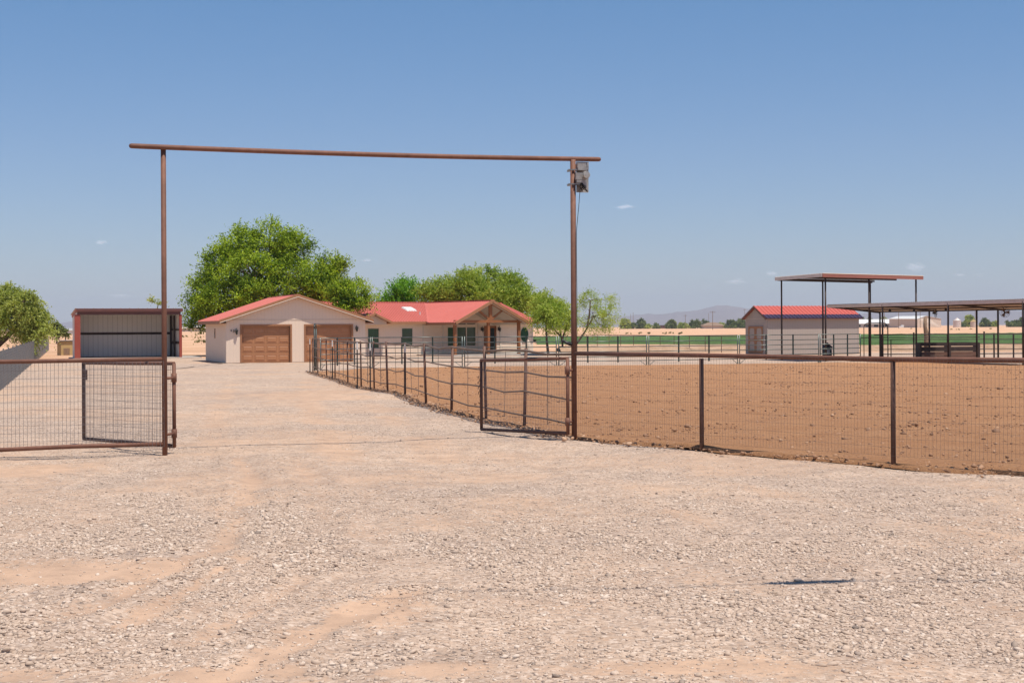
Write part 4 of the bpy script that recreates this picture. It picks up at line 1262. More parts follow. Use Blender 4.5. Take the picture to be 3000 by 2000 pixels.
# ------------------------------------------------------------------ high shade roof
ca = R(20)
s1 = thing('high_shade_roof', 'tall flat shade roof on slim dark posts above the taupe shed', 'shade roof', (17.3, 80.8, 0), ca)
A, B_ = 6.65, 5.1
z0 = 4.90
def s1z(u, v): return z0 - .1 * u / A - .05 * v / B_
b = MB(); ribbed(b, (0, 0, s1z(0, 0)), (0, B_, s1z(0, B_)), (A, 0, s1z(A, 0)), (A, B_, s1z(A, B_)), .025, .28, .025, .1)
b.build('roof_sheet', M['ceiling_tan'], s1)
b = MB(); b.beam((0, -.02, s1z(0, 0) - .10), (A, -.02, s1z(A, 0) - .10), .04, .2)
b.build('front_fascia', M['faded_red'], s1)
b = MB(); b.beam((-.02, 0, s1z(0, 0) - .09), (-.02, B_, s1z(0, B_) - .09), .04, .19)
b.build('side_fascia', M['tin'], s1)
b = MB()
for v in (.25, 2.5, 4.75): b.beam((.05, v, s1z(0, v) - .1), (A - .05, v, s1z(A, v) - .1), .06, .09)
b.beam((.1, B_ - .05, s1z(0, B_) - .12), (A, B_ - .05, s1z(A, B_) - .12), .05, .15)
b.build('purlin', M['black_pipe'], s1)
for u, v in ((.35, .25), (3.2, .25), (6.35, .25), (.2, 4.75), (3.0, 4.75), (6.3, 4.75)):
    MB().tube([(u, v, 0), (u, v, s1z(u, v) - .16)], .05, 8).build('post', M['black_pipe'], s1, True)

# ------------------------------------------------------------------ long low shade roof
s2 = thing('long_shade_roof', 'long low corrugated shade roof over the black pipe pens at the right', 'shade roof', (18.5, 85.0, 0), math.atan2(-.93, .36))
Ls, Ws = 17.2, 3.6
zf, zb = 3.23, 2.88
# local x runs towards the camera along the front edge, local y (left of it) points right/back
b = MB()
xs_ = np.arange(0, Ls, .09)
vs = []; fs = []
for i, xx in enumerate(xs_):
    dz_ = .012 * (1 if i % 2 else -1)
    vs += [(xx, -.05, zf + dz_), (xx, Ws, zb + dz_)]
for i in range(len(xs_) - 1): fs.append((2 * i, 2 * i + 2, 2 * i + 3, 2 * i + 1))
b.add(vs, fs); o = b.build('roof_sheet', M['tin'], s2, fix=False)
b = MB(); b.bb(0, Ls, -.04, 0, zf - .19, zf - .022); b.build('fascia', M['tin'], s2)
b = MB(); plane(b, [(0, .02, zf - .06), (Ls, .02, zf - .06), (Ls, Ws, zb - .06), (0, Ws, zb - .06)], .012); b.build('ceiling', M['ceiling_tan'], s2)
b = MB()
for xx in (.05, 5.4, 11.0, 16.6): b.beam((xx, 0, zf - .13), (xx, Ws, zb - .12), .08, .09)
for v in (1.2, 2.4): b.beam((0, v, zf - .10 - v * .097), (Ls, v, zf - .10 - v * .097), .05, .05)
b.beam((0, Ws - .02, zb - .08), (Ls, Ws - .02, zb - .08), .05, .09)
b.build('rafter', M['black_pipe'], s2)
for xx, v in ((5.36, .0), (11.0, .0), (16.6, .0), (4.85, Ws - .1), (8.9, Ws - .1), (10.6, Ws - .1), (16.2, Ws - .1), (.2, Ws - .1)):
    MB().tube([(xx, v, 0), (xx, v, (zf if v < 1 else zb) - .1)], .05, 8).build('post', M['black_pipe'], s2, True)
def s2w(x, y, z):
    a = math.atan2(-.93, .36); return Vector((18.5 + x * cos(a) - y * sin(a), 85 + x * sin(a) + y * cos(a), z))
# hanging lamps
for i, (px, py, lab) in enumerate(((2607, 910, 'small dark hanging lamp nearest the taupe shed under the long shade roof'),
                                   (2678, 910, 'small dark hanging lamp in the middle of three under the long shade roof'),
                                   (2771, 908, 'small dark hanging lamp beside the thick front post of the long shade roof'))):
    p = at(px, py, 80 - i * 2)
    t = thing('hanging_lamp', lab, 'lamp', p, 0, 'lamps under the long shade roof')
    MB().lathe([(.015, .12), (.03, .09), (.085, -.03), (.09, -.04), (.02, -.035)][::-1], (0, 0, 0), 12).build('lamp_shade', M['dark'], t, True)
    MB().tube([(0, 0, .1), (0, 0, 2.93 - p.z)], .008, 5).build('cord', M['black'], t)
# fans
def fan(px, py, d, rz, label, r=.3):
    p = at(px, py, d)
    t = thing('barn_fan', label, 'fan', p, rz, 'fans under the long shade roof')
    b = MB()
    for k in (1, .72, .44): 
        b.tube([(r * k * cos(a_), -.06 * (1 - k), r * k * sin(a_)) for a_ in np.linspace(0, 2 * pi, 25)], .008, 5)
    for k in range(10):
        a_ = k * pi / 5; b.tube([(.04 * cos(a_), -.09, .04 * sin(a_)), (r * cos(a_), 0, r * sin(a_))], .004, 4)
    b.build('guard', M['dark'], t)
    b = MB()
    for k in range(3):
        a_ = 2.2 + k * 2 * pi / 3
        c, s = cos(a_), sin(a_)
        q = [(.04, -.03), (r * .85, -.10), (r * .9, .08), (.05, .03)]
        vs = [(c * u - s * v, .02 + .05 * v / .1 * .5, s * u + c * v) for u, v in q]
        b.add(vs + [(x, y + .006, z) for x, y, z in vs], [(0, 1, 2, 3), (7, 6, 5, 4), (0, 4, 5, 1), (1, 5, 6, 2), (2, 6, 7, 3), (3, 7, 4, 0)])
    b.build('blade', M['wood_post'], t)
    b = MB(); b.lathe([(.05, 0), (.06, .04), (.05, .16)], (0, 0, 0), 10); o = b.build('motor', M['dark'], t); o.rotation_euler = (R(-90), 0, 0)
    MB().tube([(0, .1, .02), (-.12, .12, r + .08)], .012, 6).build('bracket', M['dark'], t)
    return t
fan(2944, 915, 74, R(-18), 'round white bladed fan hanging at the right end of the long shade roof', .25)
fan(2741, 917, 80, R(62), 'dark barn fan seen nearly edge on beside a middle post of the long shade roof', .27)

# ------------------------------------------------------------------ black pipe pens below the long roof
pf = thing('pipe_pen_fence', 'black pipe pen fence with several rails below the long shade roof', 'pen fence', (0, 0, 0))
def xp(px, d=84.0): return (px - 1500) / F * d
dF = 84.0
for px, h_ in ((2583, 1.5), (2610, 1.15), (2677, 1.58), (2776, 1.5), (2883, 1.62), (2912, 1.5), (2969, 1.48), (3000, 1.5), (3060, 1.5), (3130, 1.5)):
    MB().tube([(xp(px), dF, 0), (xp(px), dF, h_)], .05 if h_ > 1.3 else .03, 8).build('post', M['black_pipe'], pf)
for z, a, c, r in ((1.47, 2560, 3180, .035), (1.30, 2520, 2870, .025), (1.17, 2583, 3180, .022), (.90, 2583, 3180, .022), (.61, 2583, 3180, .022), (.33, 2583, 3180, .03)):
    n = 7; MB().tube([(xp(a + (c - a) * k / n), dF, z + random.uniform(-.012, .012)) for k in range(n + 1)], r, 8).build('rail', M['black_pipe'], pf, True)
# short green/black fence left of it
# slatted manger
mg = thing('slatted_manger', 'long dark slatted timber manger in the shade below the long roof', 'manger', (xp(2693, 81), 81.0, 0), R(2))
Lm = xp(2871, 81) - xp(2693, 81)
for k, (za, zb_) in enumerate(((.05, .28), (.30, .50), (.53, .78), (.83, 1.02))):
    MB().bb(0, Lm, -.02 - .01 * k, .02 - .01 * k, za, zb_).build('plank', M['shed_trim'] if k < 2 else M['black_pipe'], mg)
    MB().bb(0, Lm, .62, .66, za, zb_).build('plank', M['black_pipe'], mg)
for xx in (.05, Lm / 2, Lm - .05):
    MB().bb(xx - .06, xx + .06, -.1, .72, 0, 1.0).build('end_frame', M['black_pipe'], mg)
# dead trunk post
b = MB(); p0 = at(2715, 1000, 93); 
b.tube([(p0.x, 93, -.1), (p0.x - .02, 93, .8), (p0.x + .0, 93, 1.3), (p0.x - .1, 93, 1.9), (p0.x - .08, 93, 2.48)], [.15, .16, .17, .12, .12], 12)
b.tube([(p0.x - .08, 93, 2.4), (p0.x - .03, 93, 2.55)], [.1, .05], 8)
tag(b.build('dead_trunk_post', M['wood_post'], None, True), 'weathered brown dead trunk standing behind the slatted manger', 'trunk')
# small iron stove-like feeder
p = at(2424, 1040, 84)
fd = thing('iron_feeder', 'small black iron feeder with a peaked lid before the shed wall', 'feeder', (p.x, 84, 0))
b = MB(); b.lathe([(.2, .0), (.24, .1), (.24, .5), (.18, .72)], (0, 0, 0), 14); b.build('body', M['dark'], fd, True)
MB().lathe([(.33, .72), (.3, .77), (.1, .95), (.03, 1.02)], (0, 0, 0), 14).build('lid', M['dark'], fd, True)
for k in range(4):
    t_ = pi / 4 + k * pi / 2; MB().tube([(.3 * cos(t_), .3 * sin(t_), 0), (.27 * cos(t_), .27 * sin(t_), .74)], .02, 6).build('leg', M['dark'], fd)
MB().bb(-.08, .08, -.25, -.235, .35, .62).build('hatch', M['steel'], fd)

# ------------------------------------------------------------------ galvanised boundary fence at the left
gf = thing('galvanised_fence', 'grey galvanised wire fence running back along the left edge of the yard', 'fence', (0, 0, 0))
ga0 = (-13.9, 38.0); ga1 = (-46.8, 146.5)
def gl(t): return (ga0[0] + (ga1[0] - ga0[0]) * t, ga0[1] + (ga1[1] - ga0[1]) * t)
for k in range(28):
    x, y = gl(k / 27); MB().tube([(x, y, -.1), (x, y, 1.36)], .025, 6).build('post', M['galv'], gf)
b = MB(); Lg = math.hypot(ga1[0] - ga0[0], ga1[1] - ga0[1])
n = int(Lg / .07)
for k in range(n):
    x, y = gl(k / n); b.beam((x, y, 0.02), (x, y, 1.3), .0042, .0042)
for j in range(13):
    z = .02 + j * 1.28 / 12
    for k in range(27):
        x, y = gl(k / 27); x2, y2 = gl((k + 1) / 27); b.beam((x, y, z), (x2, y2, z), .006, .006)
b.build('wire_mesh', M['galv'], gf, fix=False)

# feed box near the left shelter
p = G(194, 1037)
fb = thing('feed_box', 'yellowish plywood hut with a sloping grey lid between the grey fence and the open shelter', 'hut', (p[0], p[1], -.09), R(-10))
b = MB(); b.prism([(-.5, 0), (.5, 0), (.5, .92), (-.5, 1.12)], 'x', -.58, .58)
b.build('body', M['ochre'], fb)
MB().add([], []).beam((0, -.62, 1.22), (0, .62, .92), 1.34, .04, (0, 0, 1)).build('lid', M['grey_sheet'], fb)
fb.rotation_euler = (0, 0, R(35))
MB().bb(-.38, .12, -.515, -.501, .05, .58).build('opening', M['wood_post'], fb)

# ------------------------------------------------------------------ far buildings
def ft(px, d, x=False): return (px - 1500) / F * d
def zat(py, px, d): return at(px, py, d).z
bn = thing('white_barn', 'long low white roofed barn on the horizon right of the taupe shed', 'barn', (ft(2500, 420) * 3.2, 1344, -.1), R(6))
bn.scale = (3.2, 3.2, 1.75)
Lb = ft(2650, 420) - ft(2505, 420)
MB().bb(0, Lb, 0, 9, 0, 2.2).build('wall', M['grey_sheet'], bn)
b = MB(); b.prism([(-.4, 2.1), (9.4, 2.1), (4.5, 4.5)], 'x', -.4, Lb + .4); b.build('roof', M['white'], bn)
b = MB()
for k in range(5): b.bb(1 + k * 2.6, 2.2 + k * 2.6, -.05, -.01, .4, 1.6)
b.build('window', M['glass_dark'], bn)
b2 = thing('beige_hall', 'large beige metal hall with a pale shallow roof on the horizon behind the pens', 'hall', (ft(2653, 400) * 3.2, 412 * 3.2, -.1), R(-32))
b2.scale = (3.2, 3.2, 1.95)
MB().prism([(0, 0), (16, 0), (16, 4.6), (8, 5.3), (0, 4.6)], 'x', 0.0, 3.0).build('wall', M['cream'], b2)
b2.rotation_euler = (0, 0, 0)
for ch in list(b2.children): bpy.data.objects.remove(ch)
xa, xc, xe = ft(2655, 400) - ft(2653, 400), ft(2700, 400) - ft(2653, 400), ft(2795, 400) - ft(2653, 400)
b = MB()
foot = [(xa, 6), (xc, -8), (xe, 0), (xe - xc + xa, 14)]
hts = [4.2, 4.5, 3.9, 3.8]
b.add([(x, y, 0) for x, y in foot] + [(foot[0][0], foot[0][1], 4.1), (foot[1][0], foot[1][1], 3.9), ((foot[1][0] + foot[2][0]) / 2 - 1.2, -4.4, 5.3), (foot[2][0], foot[2][1], 3.9), (foot[3][0], foot[3][1], 3.9), ((foot[0][0] + foot[3][0]) / 2 - 1.2, 10, 5.3)],
      [(0, 1, 5, 4), (1, 2, 7, 6, 5), (2, 3, 8, 7), (3, 0, 4, 9, 8)])
b.build('wall', M['cream'], b2)
b = MB(); V4 = [(foot[0][0] - .2, foot[0][1], 4.15), (foot[1][0] - .2, foot[1][1] - .3, 3.95), ((foot[1][0] + foot[2][0]) / 2 - 1.2, -4.7, 5.4), ((foot[0][0] + foot[3][0]) / 2 - 1.2, 10.2, 5.4)]
plane(b, V4, .12); V5 = [(foot[2][0] + .2, foot[2][1], 3.95), (foot[3][0] + .2, foot[3][1], 3.95), V4[3], V4[2]]; plane(b, V5, .12)
b.build('roof', M['white'], b2)
def silo(px, ptop, r, d, label, roofm, wallm):
    p = ft(px, d); zt_ = zat(ptop, px, d)
    t = thing('silo', label, 'silo', (p, d, -.1))
    b = MB(); hh = zt_ * .72; b.lathe([(r, 0)] + [(r * (1.015 if i % 2 else 1), hh * i / 9) for i in range(1, 10)], (0, 0, 0), 20)
    b.build('wall', wallm, t)
    MB().lathe([(r * 1.06, hh + .02), (r * .3, zt_ * .96), (r * .12, zt_), (r * .1, zt_ + .2)], (0, 0, 0), 20).build('cone_roof', roofm, t)
silo(2804, 931, 3.4, 1290, 'galvanised grain silo standing right against the beige hall', M['tin'], M['tin'])
silo(2853, 935, 2.9, 1250, 'squat pale silo with a yellowish cone roof before the round tree', M['ochre'], M['cream'])
hb = thing('brown_roof_house', 'distant low house with a brown hipped roof among trees left of the taupe shed', 'house', (ft(2090, 1376), 1376, -.1))
hb.scale = (3.2, 3.2, 1.7)
MB().bb(-2.9, 2.9, 0, 5, 0, 2.1).build('wall', M['cream'], hb)
b = MB(); b.add([(-3.5, -.5, 1.6), (3.5, -.5, 1.6), (3.5, 5.5, 1.6), (-3.5, 5.5, 1.6), (-1.2, 2.5, 3.4), (1.2, 2.5, 3.4)], [(0, 1, 5, 4), (1, 2, 5), (2, 3, 4, 5), (3, 0, 4), (3, 2, 1, 0)])
b.build('roof', M['wood_post'], hb)
hs = thing('flat_dark_shed', 'tiny dark flat shed on the horizon between distant trees', 'shed', (ft(1943, 1500), 1500, -.1))
hs.scale = (3.1, 3.1, 1.9)
MB().bb(-.9, .9, 0, 2, 0, 1.6).build('wall', M['shed_trim'], hs); MB().bb(-1.1, 1.1, -.2, 2.2, 1.6, 1.8).build('roof', M['dark'], hs)
lb = thing('white_barn', 'low white walled barn with a grey roof on the horizon left of the open shelter', 'barn', (ft(196, 700), 700, -.1))
lb.scale = (2.1, 2.1, 1.2)
MB().bb(-.5, 6, 0, 5, 0, 1.5).build('wall', M['white'], lb); MB().prism([(-.3, 1.4), (5.3, 1.4), (2.5, 2.3)], 'x', -.8, 6.3).build('roof', M['grey_sheet'], lb)
lb = thing('pale_roof_house', 'pale low roofed house on the horizon between the open shelter and the garage', 'house', (ft(560, 1280), 1280, -.1))
lb.scale = (4.27, 4.27, 2.4)
MB().bb(-3.4, 3.4, 0, 5, 0, 1.2).build('wall', M['cream'], lb); MB().prism([(-.4, 1.1), (5.4, 1.1), (2.5, 1.9)], 'x', -3.7, 3.7).build('roof', M['cream_light'], lb)
ub = MB(); ub.bb(-.6, .6, 0, 1, 0, .55); ub.prism([(0, .55), (.8, .55), (.6, .95), (.15, .95)], 'y', .2, .8)
o = ub.build('parked_car', M['white'], None, loc=(ft(2641, 1250), 1250, -.05)); tag(o, 'tiny white vehicle parked at the gable end of the white barn on the horizon', 'car'); o.scale = (3.4, 3.4, 2.4)

# utility poles
def pole(px, ptop, d, label, arm=True, proto=[None]):
    d = d * 2.6
    h_ = zat(ptop, px, d) + .1
    t = thing('utility_pole', label, 'utility pole', (ft(px, d) , d, -.1), R(random.uniform(-20, 20)), 'utility poles on the horizon')
    MB().tube([(0, 0, 0), (0, 0, h_)], [.22, .16], 6).build('mast', M['wood_post'], t)
    if arm: MB().beam((-1.7, 0, h_ - .7), (1.7, 0, h_ - .7), .2, .22).build('crossarm', M['wood_post'], t)
pole(2088, 911, 330, 'nearest tall utility pole with a crossarm before the brown roofed house')
pole(2008, 922, 520, 'utility pole between the far trees left of the brown roofed house')
pole(1855, 915, 600, 'right one of a thin pair of utility poles at the foot of the mountains', False)
pole(1848, 919, 600, 'left one of a thin pair of utility poles at the foot of the mountains', False)
pole(2076, 917, 640, 'small far utility pole rising from the trees behind the brown roof', False)
pole(2182, 905, 560, 'utility pole just left of the taupe shed gable', True)
pole(2591, 910, 380, 'utility pole above the right end of the white barn')
pole(2633, 906, 360, 'utility pole at the gable end of the white barn', False)
pole(2696, 912, 420, 'thin utility pole above the roof of the beige hall', False)
pole(2857, 908, 480, 'utility pole behind the squat pale silo', False)
pole(539, 944, 420, 'thin utility pole on the horizon just right of the open shelter', False)

# ------------------------------------------------------------------ overhead service cable (casts the thin shadow on the gravel)
oc = thing('service_cable', 'overhead service cable with a thick sleeve crossing above the yard', 'cable', (0, 0, 0))
zc = 7.0; off = Vector((to_sun.x / to_sun.z * zc, to_sun.y / to_sun.z * zc, zc))
a = Vector((*G(1750, 1722), 0)) + off; c = Vector((*G(2700, 1688), 0)) + off
dd_ = (c - a).normalized()
MB().tube([a - dd_ * 2.2, a, c, c + dd_ * 8], .009, 6).build('line', M['black'], oc)
p = Vector((*G(2243, 1704), 0)) + off; q = Vector((*G(2505, 1694.5), 0)) + off
MB().tube([p, p.lerp(q, .2), q.lerp(p, .2), q], [.03, .065, .06, .02], 10).build('sleeve', M['black'], oc)

# ------------------------------------------------------------------ trees
def leaf_cloud(name, parent, sprays, leaf, material, droop=0.3, tone0=0.5, tones=0.25, nl=9, ratio=2.2):
    """sprays: array of (start xyz, dir xyz, length, tone); leaves sit in pairs along each spray"""
    S = np.array([s[0] for s in sprays]); Dv = np.array([s[1] for s in sprays]); Ls = np.array([s[2] for s in sprays]); Tn = np.array([s[3] for s in sprays])
    n = len(S)
    t = (np.arange(nl) + 0.5)[None] / nl + RNG.uniform(-.06, .06, (n, nl))
    P = S[:, None] + Dv[:, None] * (t * Ls[:, None])[..., None]
    P[..., 2] -= droop * Ls[:, None] * t ** 2
    P += RNG.normal(0, 1, P.shape) * (0.085 * Ls[:, None, None]) * (1.3 - t[..., None])
    m = n * nl
    P = P.reshape(-1, 3)
    d1 = RNG.normal(0, 1, (m, 3)); d1 += np.repeat(Dv, nl, 0) * 0.8; d1[:, 2] -= 0.35; d1 /= np.linalg.norm(d1, axis=1, keepdims=True)
    up = RNG.normal(0, .7, (m, 3)); up[:, 2] += 1.0
    d2 = np.cross(d1, up); d2 /= np.linalg.norm(d2, axis=1, keepdims=True) + 1e-9
    sz = leaf * RNG.uniform(.6, 1.35, (m, 1))
    a = P - d1 * sz * .5; b = P + d2 * sz / ratio * .5; c = P + d1 * sz * .5; d = P - d2 * sz / ratio * .5
    V = np.stack([a, b, c, d], 1).reshape(-1, 3)
    Fq = np.arange(m * 4).reshape(-1, 4)
    tn = np.clip(np.repeat(Tn, nl) + RNG.normal(0, .07, m), 0, 1)
    return np_mesh(name, V, Fq, material, np.repeat(tn, 4), parent=parent)

def tree(name, label, cat, base, trunk_top, blobs, material, nsp, sl, leaf, droop, group=None, r0=.2, upb=.5, nl=9, limbs=True, gap=0.0, trunks=None, zc=1.0):
    """base (x,y); blobs [(centre Vector, (rx, ry, rz))]; crown grows as sprays from clumps inside the blobs"""
    t = thing(name, label, cat, (base[0], base[1], -.05), 0, group)
    o = Vector((base[0], base[1], -.05))
    vol = [b_[1][0] * b_[1][2] for b_ in blobs]; tot = sum(vol)
    sprays = []
    tips = []
    for (c, rr), v in zip(blobs, vol):
        k = int(nsp * v / tot)
        # clumps near the surface of the blob
        ncl = max(4, k // 20)
        cl = RNG.normal(0, 1, (ncl, 3)); cl /= np.linalg.norm(cl, axis=1, keepdims=True)
        rad = RNG.uniform(.35, 1.0, ncl) ** .6
        ctn = RNG.uniform(-.42, .42, ncl)
        for i in range(ncl):
            cc = Vector(cl[i] * rad[i] * np.array(rr) * .86) + c
            tips.append((cc, c))
            per = k // ncl
            w_ = RNG.normal(0, 1, (per, 3)); w_ /= np.linalg.norm(w_, axis=1, keepdims=True)
            outd = np.array(cl[i]) * .55 + np.array((0, 0, upb))
            cs_ = min(rr) * .21 * RNG.uniform(.7, 1.35)
            for q in range(per):
                st = np.array(cc) + w_[q] * cs_ * RNG.uniform(.1, .8)
                if st[2] < min(.5, rr[2] * .2): continue
                d = w_[q] * .8 + outd; d /= np.linalg.norm(d)
                zf_ = (st[2] - c.z) / rr[2]
                sprays.append((st - np.array(o), d, sl * RNG.uniform(.55, 1.3), .5 + ctn[i] + .12 * RNG.normal()))
    leaf_cloud('crown', t, sprays, leaf, material, droop, nl=nl)
    b = MB()
    for tr_ in (trunks or [[(0, 0, 0), tuple(Vector(trunk_top) - o)]]):
        n = len(tr_); pts = []
        for i in range(n - 1):
            for s in np.linspace(0, 1, 5)[:-1]: 
                p = Vector(tr_[i]).lerp(Vector(tr_[i + 1]), s) + Vector((random.uniform(-.03, .03), random.uniform(-.03, .03), 0)); pts.append(p)
        pts.append(Vector(tr_[-1]))
        b.tube(pts, [r0 * (1.15 - .6 * i / len(pts)) for i in range(len(pts))], 8)
    tt = [Vector(tr_[-1]) for tr_ in (trunks or [[(0, 0, 0), tuple(Vector(trunk_top) - o)]])]
    b.build('trunk', M['bark'], t, True)
    if limbs:
        b = MB()
        for (c, rr) in blobs:
            cc = c - o; s = min(tt, key=lambda q: (q - cc).length)
            mid = s.lerp(cc, .5) + Vector((random.uniform(-.2, .2), random.uniform(-.2, .2), random.uniform(.0, .3)))
            b.tube([s, mid, cc], [r0 * .5, r0 * .36, r0 * .2], 6)
        for cc, c in tips[::2]:
            e = cc - o; s = c - o
            b.tube([s, s.lerp(e, .5) + Vector((0, 0, random.uniform(-.1, .15))), e], [r0 * .2, r0 * .14, r0 * .05], 5, False)
        b.build('limbs', M['bark'], t, True, fix=False)
    return t

def blob(px, py, rx, ry, d, dd=0.0, rd=None):
    """blob given in photo pixels at distance d"""
    c = at(px, py, d + dd); k = (d + dd) / F
    return (c, (rx * k, (rd if rd else rx * .85) * k, ry * k))

dA = 113
tree('shade_tree', 'largest tree, lush dark green, rising high behind the garage', 'tree', (ft(790, dA), dA), at(790, 880, dA),
     [blob(700, 730, 62, 62, dA), blob(790, 720, 70, 62, dA, -1), blob(865, 740, 52, 62, dA), blob(640, 790, 58, 55, dA, -1), blob(740, 810, 95, 70, dA, -3),
      blob(600, 850, 52, 45, dA), blob(660, 870, 70, 50, dA, -3), blob(850, 815, 75, 62, dA, -2), blob(930, 850, 52, 50, dA, -2), blob(620, 915, 48, 40, dA, -1),
      blob(575, 905, 32, 30, dA, -1), blob(780, 880, 90, 42, dA, -4), blob(700, 920, 60, 30, dA), blob(596, 935, 34, 30, dA, -1), blob(582, 962, 28, 14, dA, -1)],
     M['leaf_lush'], 8600, 1.25, .19, .25, None, .28, .8, 9)
tree('shade_tree', 'mid green tree with pointed tips behind the right slope of the garage roof', 'tree', (ft(965, 112), 112), at(962, 900, 112),
     [blob(960, 800, 38, 38, 112), blob(965, 860, 50, 48, 112, -1), blob(985, 790, 22, 30, 112), blob(930, 880, 45, 40, 112)],
     M['leaf_lush'], 1700, 1.2, .18, .15, None, .14, 1.0, 10)
tree('shade_tree', 'small light green tree leaning over the gap between garage and house', 'tree', (ft(1022, 101), 101.5), at(1020, 905, 101),
     [blob(985, 872, 26, 24, 101), blob(1012, 862, 26, 24, 101), blob(1042, 850, 22, 22, 101, 1), blob(1062, 872, 24, 20, 101), blob(1028, 885, 34, 20, 101), blob(1004, 905, 30, 26, 101),
      blob(1050, 898, 24, 16, 101), blob(1075, 885, 12, 9, 101)],
     M['leaf_lush'], 1350, 1.0, .15, .3, None, .1, .8, 10)
tree('leafy_tree', 'small bright green tree showing over the left ridge of the house', 'tree', (ft(1178, 120), 120), at(1178, 870, 120),
     [blob(1178, 862, 38, 32, 120), blob(1150, 880, 28, 24, 120), blob(1208, 868, 28, 30, 120), blob(1178, 900, 50, 25, 120), blob(1120, 893, 20, 12, 120)],
     M['leaf_bright'], 1100, 1.25, .18, .15, None, .12, 1.0, 10)
dE = 118
tree('feathery_tree', 'broad domed yellow green feathery tree behind the house porch', 'tree', (ft(1400, dE), dE), at(1400, 900, dE),
     [blob(1290, 850, 50, 38, dE), blob(1350, 835, 58, 38, dE, -1), blob(1420, 825, 62, 36, dE), blob(1480, 840, 52, 38, dE), blob(1530, 875, 48, 36, dE, -1),
      blob(1400, 870, 110, 38, dE, -1), blob(1500, 890, 60, 36, dE, 0), blob(1280, 875, 30, 24, dE), blob(1245, 862, 20, 20, dE), blob(1568, 893, 34, 26, dE), blob(1590, 912, 26, 22, dE)],
     M['leaf_mesq'], 5600, 1.1, .17, .35, None, .2, .3, 11)
dF2 = 103
tree('feathery_tree', 'low yellow green feathery tree covering the right corner of the house', 'tree', (ft(1605, dF2), dF2), at(1600, 950, dF2),
     [blob(1598, 925, 30, 30, dF2), blob(1612, 900, 32, 28, dF2, 1), blob(1622, 932, 34, 26, dF2), blob(1578, 900, 22, 22, dF2, 2), blob(1600, 880, 26, 18, dF2, 1)],
     M['leaf_mesq'], 1300, .85, .13, .4, None, .09, .25, 11)
x1_, y1_ = G(1650, 1027)
tree('thin_feathery_tree', 'small feathery tree with a forked dark trunk left of the right portal post', 'tree', (x1_, y1_), None,
     [blob(1640, 925, 34, 26, y1_), blob(1670, 915, 30, 30, y1_), blob(1610, 935, 26, 20, y1_), blob(1650, 950, 46, 22, y1_), blob(1640, 895, 24, 20, y1_)],
     M['leaf_mesq'], 900, .85, .12, .4, None, .085, .3, 11,
     trunks=[[(0, 0, 0), (-.15, 0, 1.2), (-.35, 0, 2.1)], [(-.1, 0, .9), (.35, .1, 2.2), (.55, .1, 3.0)], [(-.15, 0, 1.2), (-.8, -.1, 1.9)]])
x2_, y2_ = G(1686, 1010)
tree('thin_feathery_tree', 'airy feathery tree with a leaning trunk right of the right portal post', 'tree', (x2_, y2_), None,
     [blob(1720, 875, 30, 24, y2_), blob(1760, 880, 34, 26, y2_, 2), blob(1735, 915, 42, 26, y2_), blob(1785, 920, 34, 28, y2_, -2), blob(1755, 950, 50, 18, y2_), blob(1795, 945, 26, 16, y2_), blob(1700, 940, 24, 18, y2_)],
     M['leaf_mesq'], 900, 1.25, .15, .4, None, .11, .3, 11,
     trunks=[[(0, 0, 0), (1.1, 0, 1.6), (2.0, 0, 3.2)], [(1.3, 0, 1.9), (1.6, .2, 3.4), (1.7, .2, 5.0)]])
dH = 92
tree('olive_green_tree', 'olive green drooping tree at the left edge beyond the grey wire fence', 'tree', (ft(-20, dH), dH), None,
     [blob(-40, 880, 60, 42, dH), blob(30, 870, 42, 34, dH), blob(70, 890, 40, 44, dH, -1), blob(95, 930, 34, 38, dH), blob(40, 920, 55, 36, dH, -1), blob(100, 965, 38, 22, dH, -1),
      blob(70, 965, 30, 22, dH), blob(125, 950, 24, 24, dH), blob(-30, 930, 50, 30, dH), blob(60, 985, 20, 14, dH)],
     M['leaf_olive'], 4300, .85, .15, .6, None, .16, .1, 11,
     trunks=[[(0, 0, -.2), (.15, 0, 1.0), (.5, 0, 1.6)], [(.2, 0, 1.0), (1.2, 0, 1.9), (1.9, -.2, 2.2)], [(.1, 0, .8), (.5, 0, 2.4)]])
tree('bush_tree', 'thin grey green bush tree beyond the shelter roof edge', 'tree', (ft(462, 130), 130), at(462, 900, 130),
     [blob(452, 886, 16, 8, 130), blob(470, 895, 10, 8, 130)], M['leaf_olive'], 90, .6, .16, .2, None, .05, .6, 6)
tree('round_bush', 'round grey green bush beyond the end of the grey wire fence', 'bush', (ft(166, 210), 210), at(166, 975, 210),
     [blob(166, 962, 15, 13, 210), blob(176, 972, 12, 10, 210), blob(160, 975, 10, 8, 210)], M['leaf_far'], 500, .7, .3, .3, None, .12, .3, 8)
tree('round_bush', 'smaller dry bush right of the round grey green bush', 'bush', (ft(192, 200), 200), at(192, 982, 200),
     [blob(192, 975, 8, 8, 200), blob(187, 966, 6, 6, 200)], M['leaf_far'], 200, .5, .25, .3, None, .1, .3, 8)

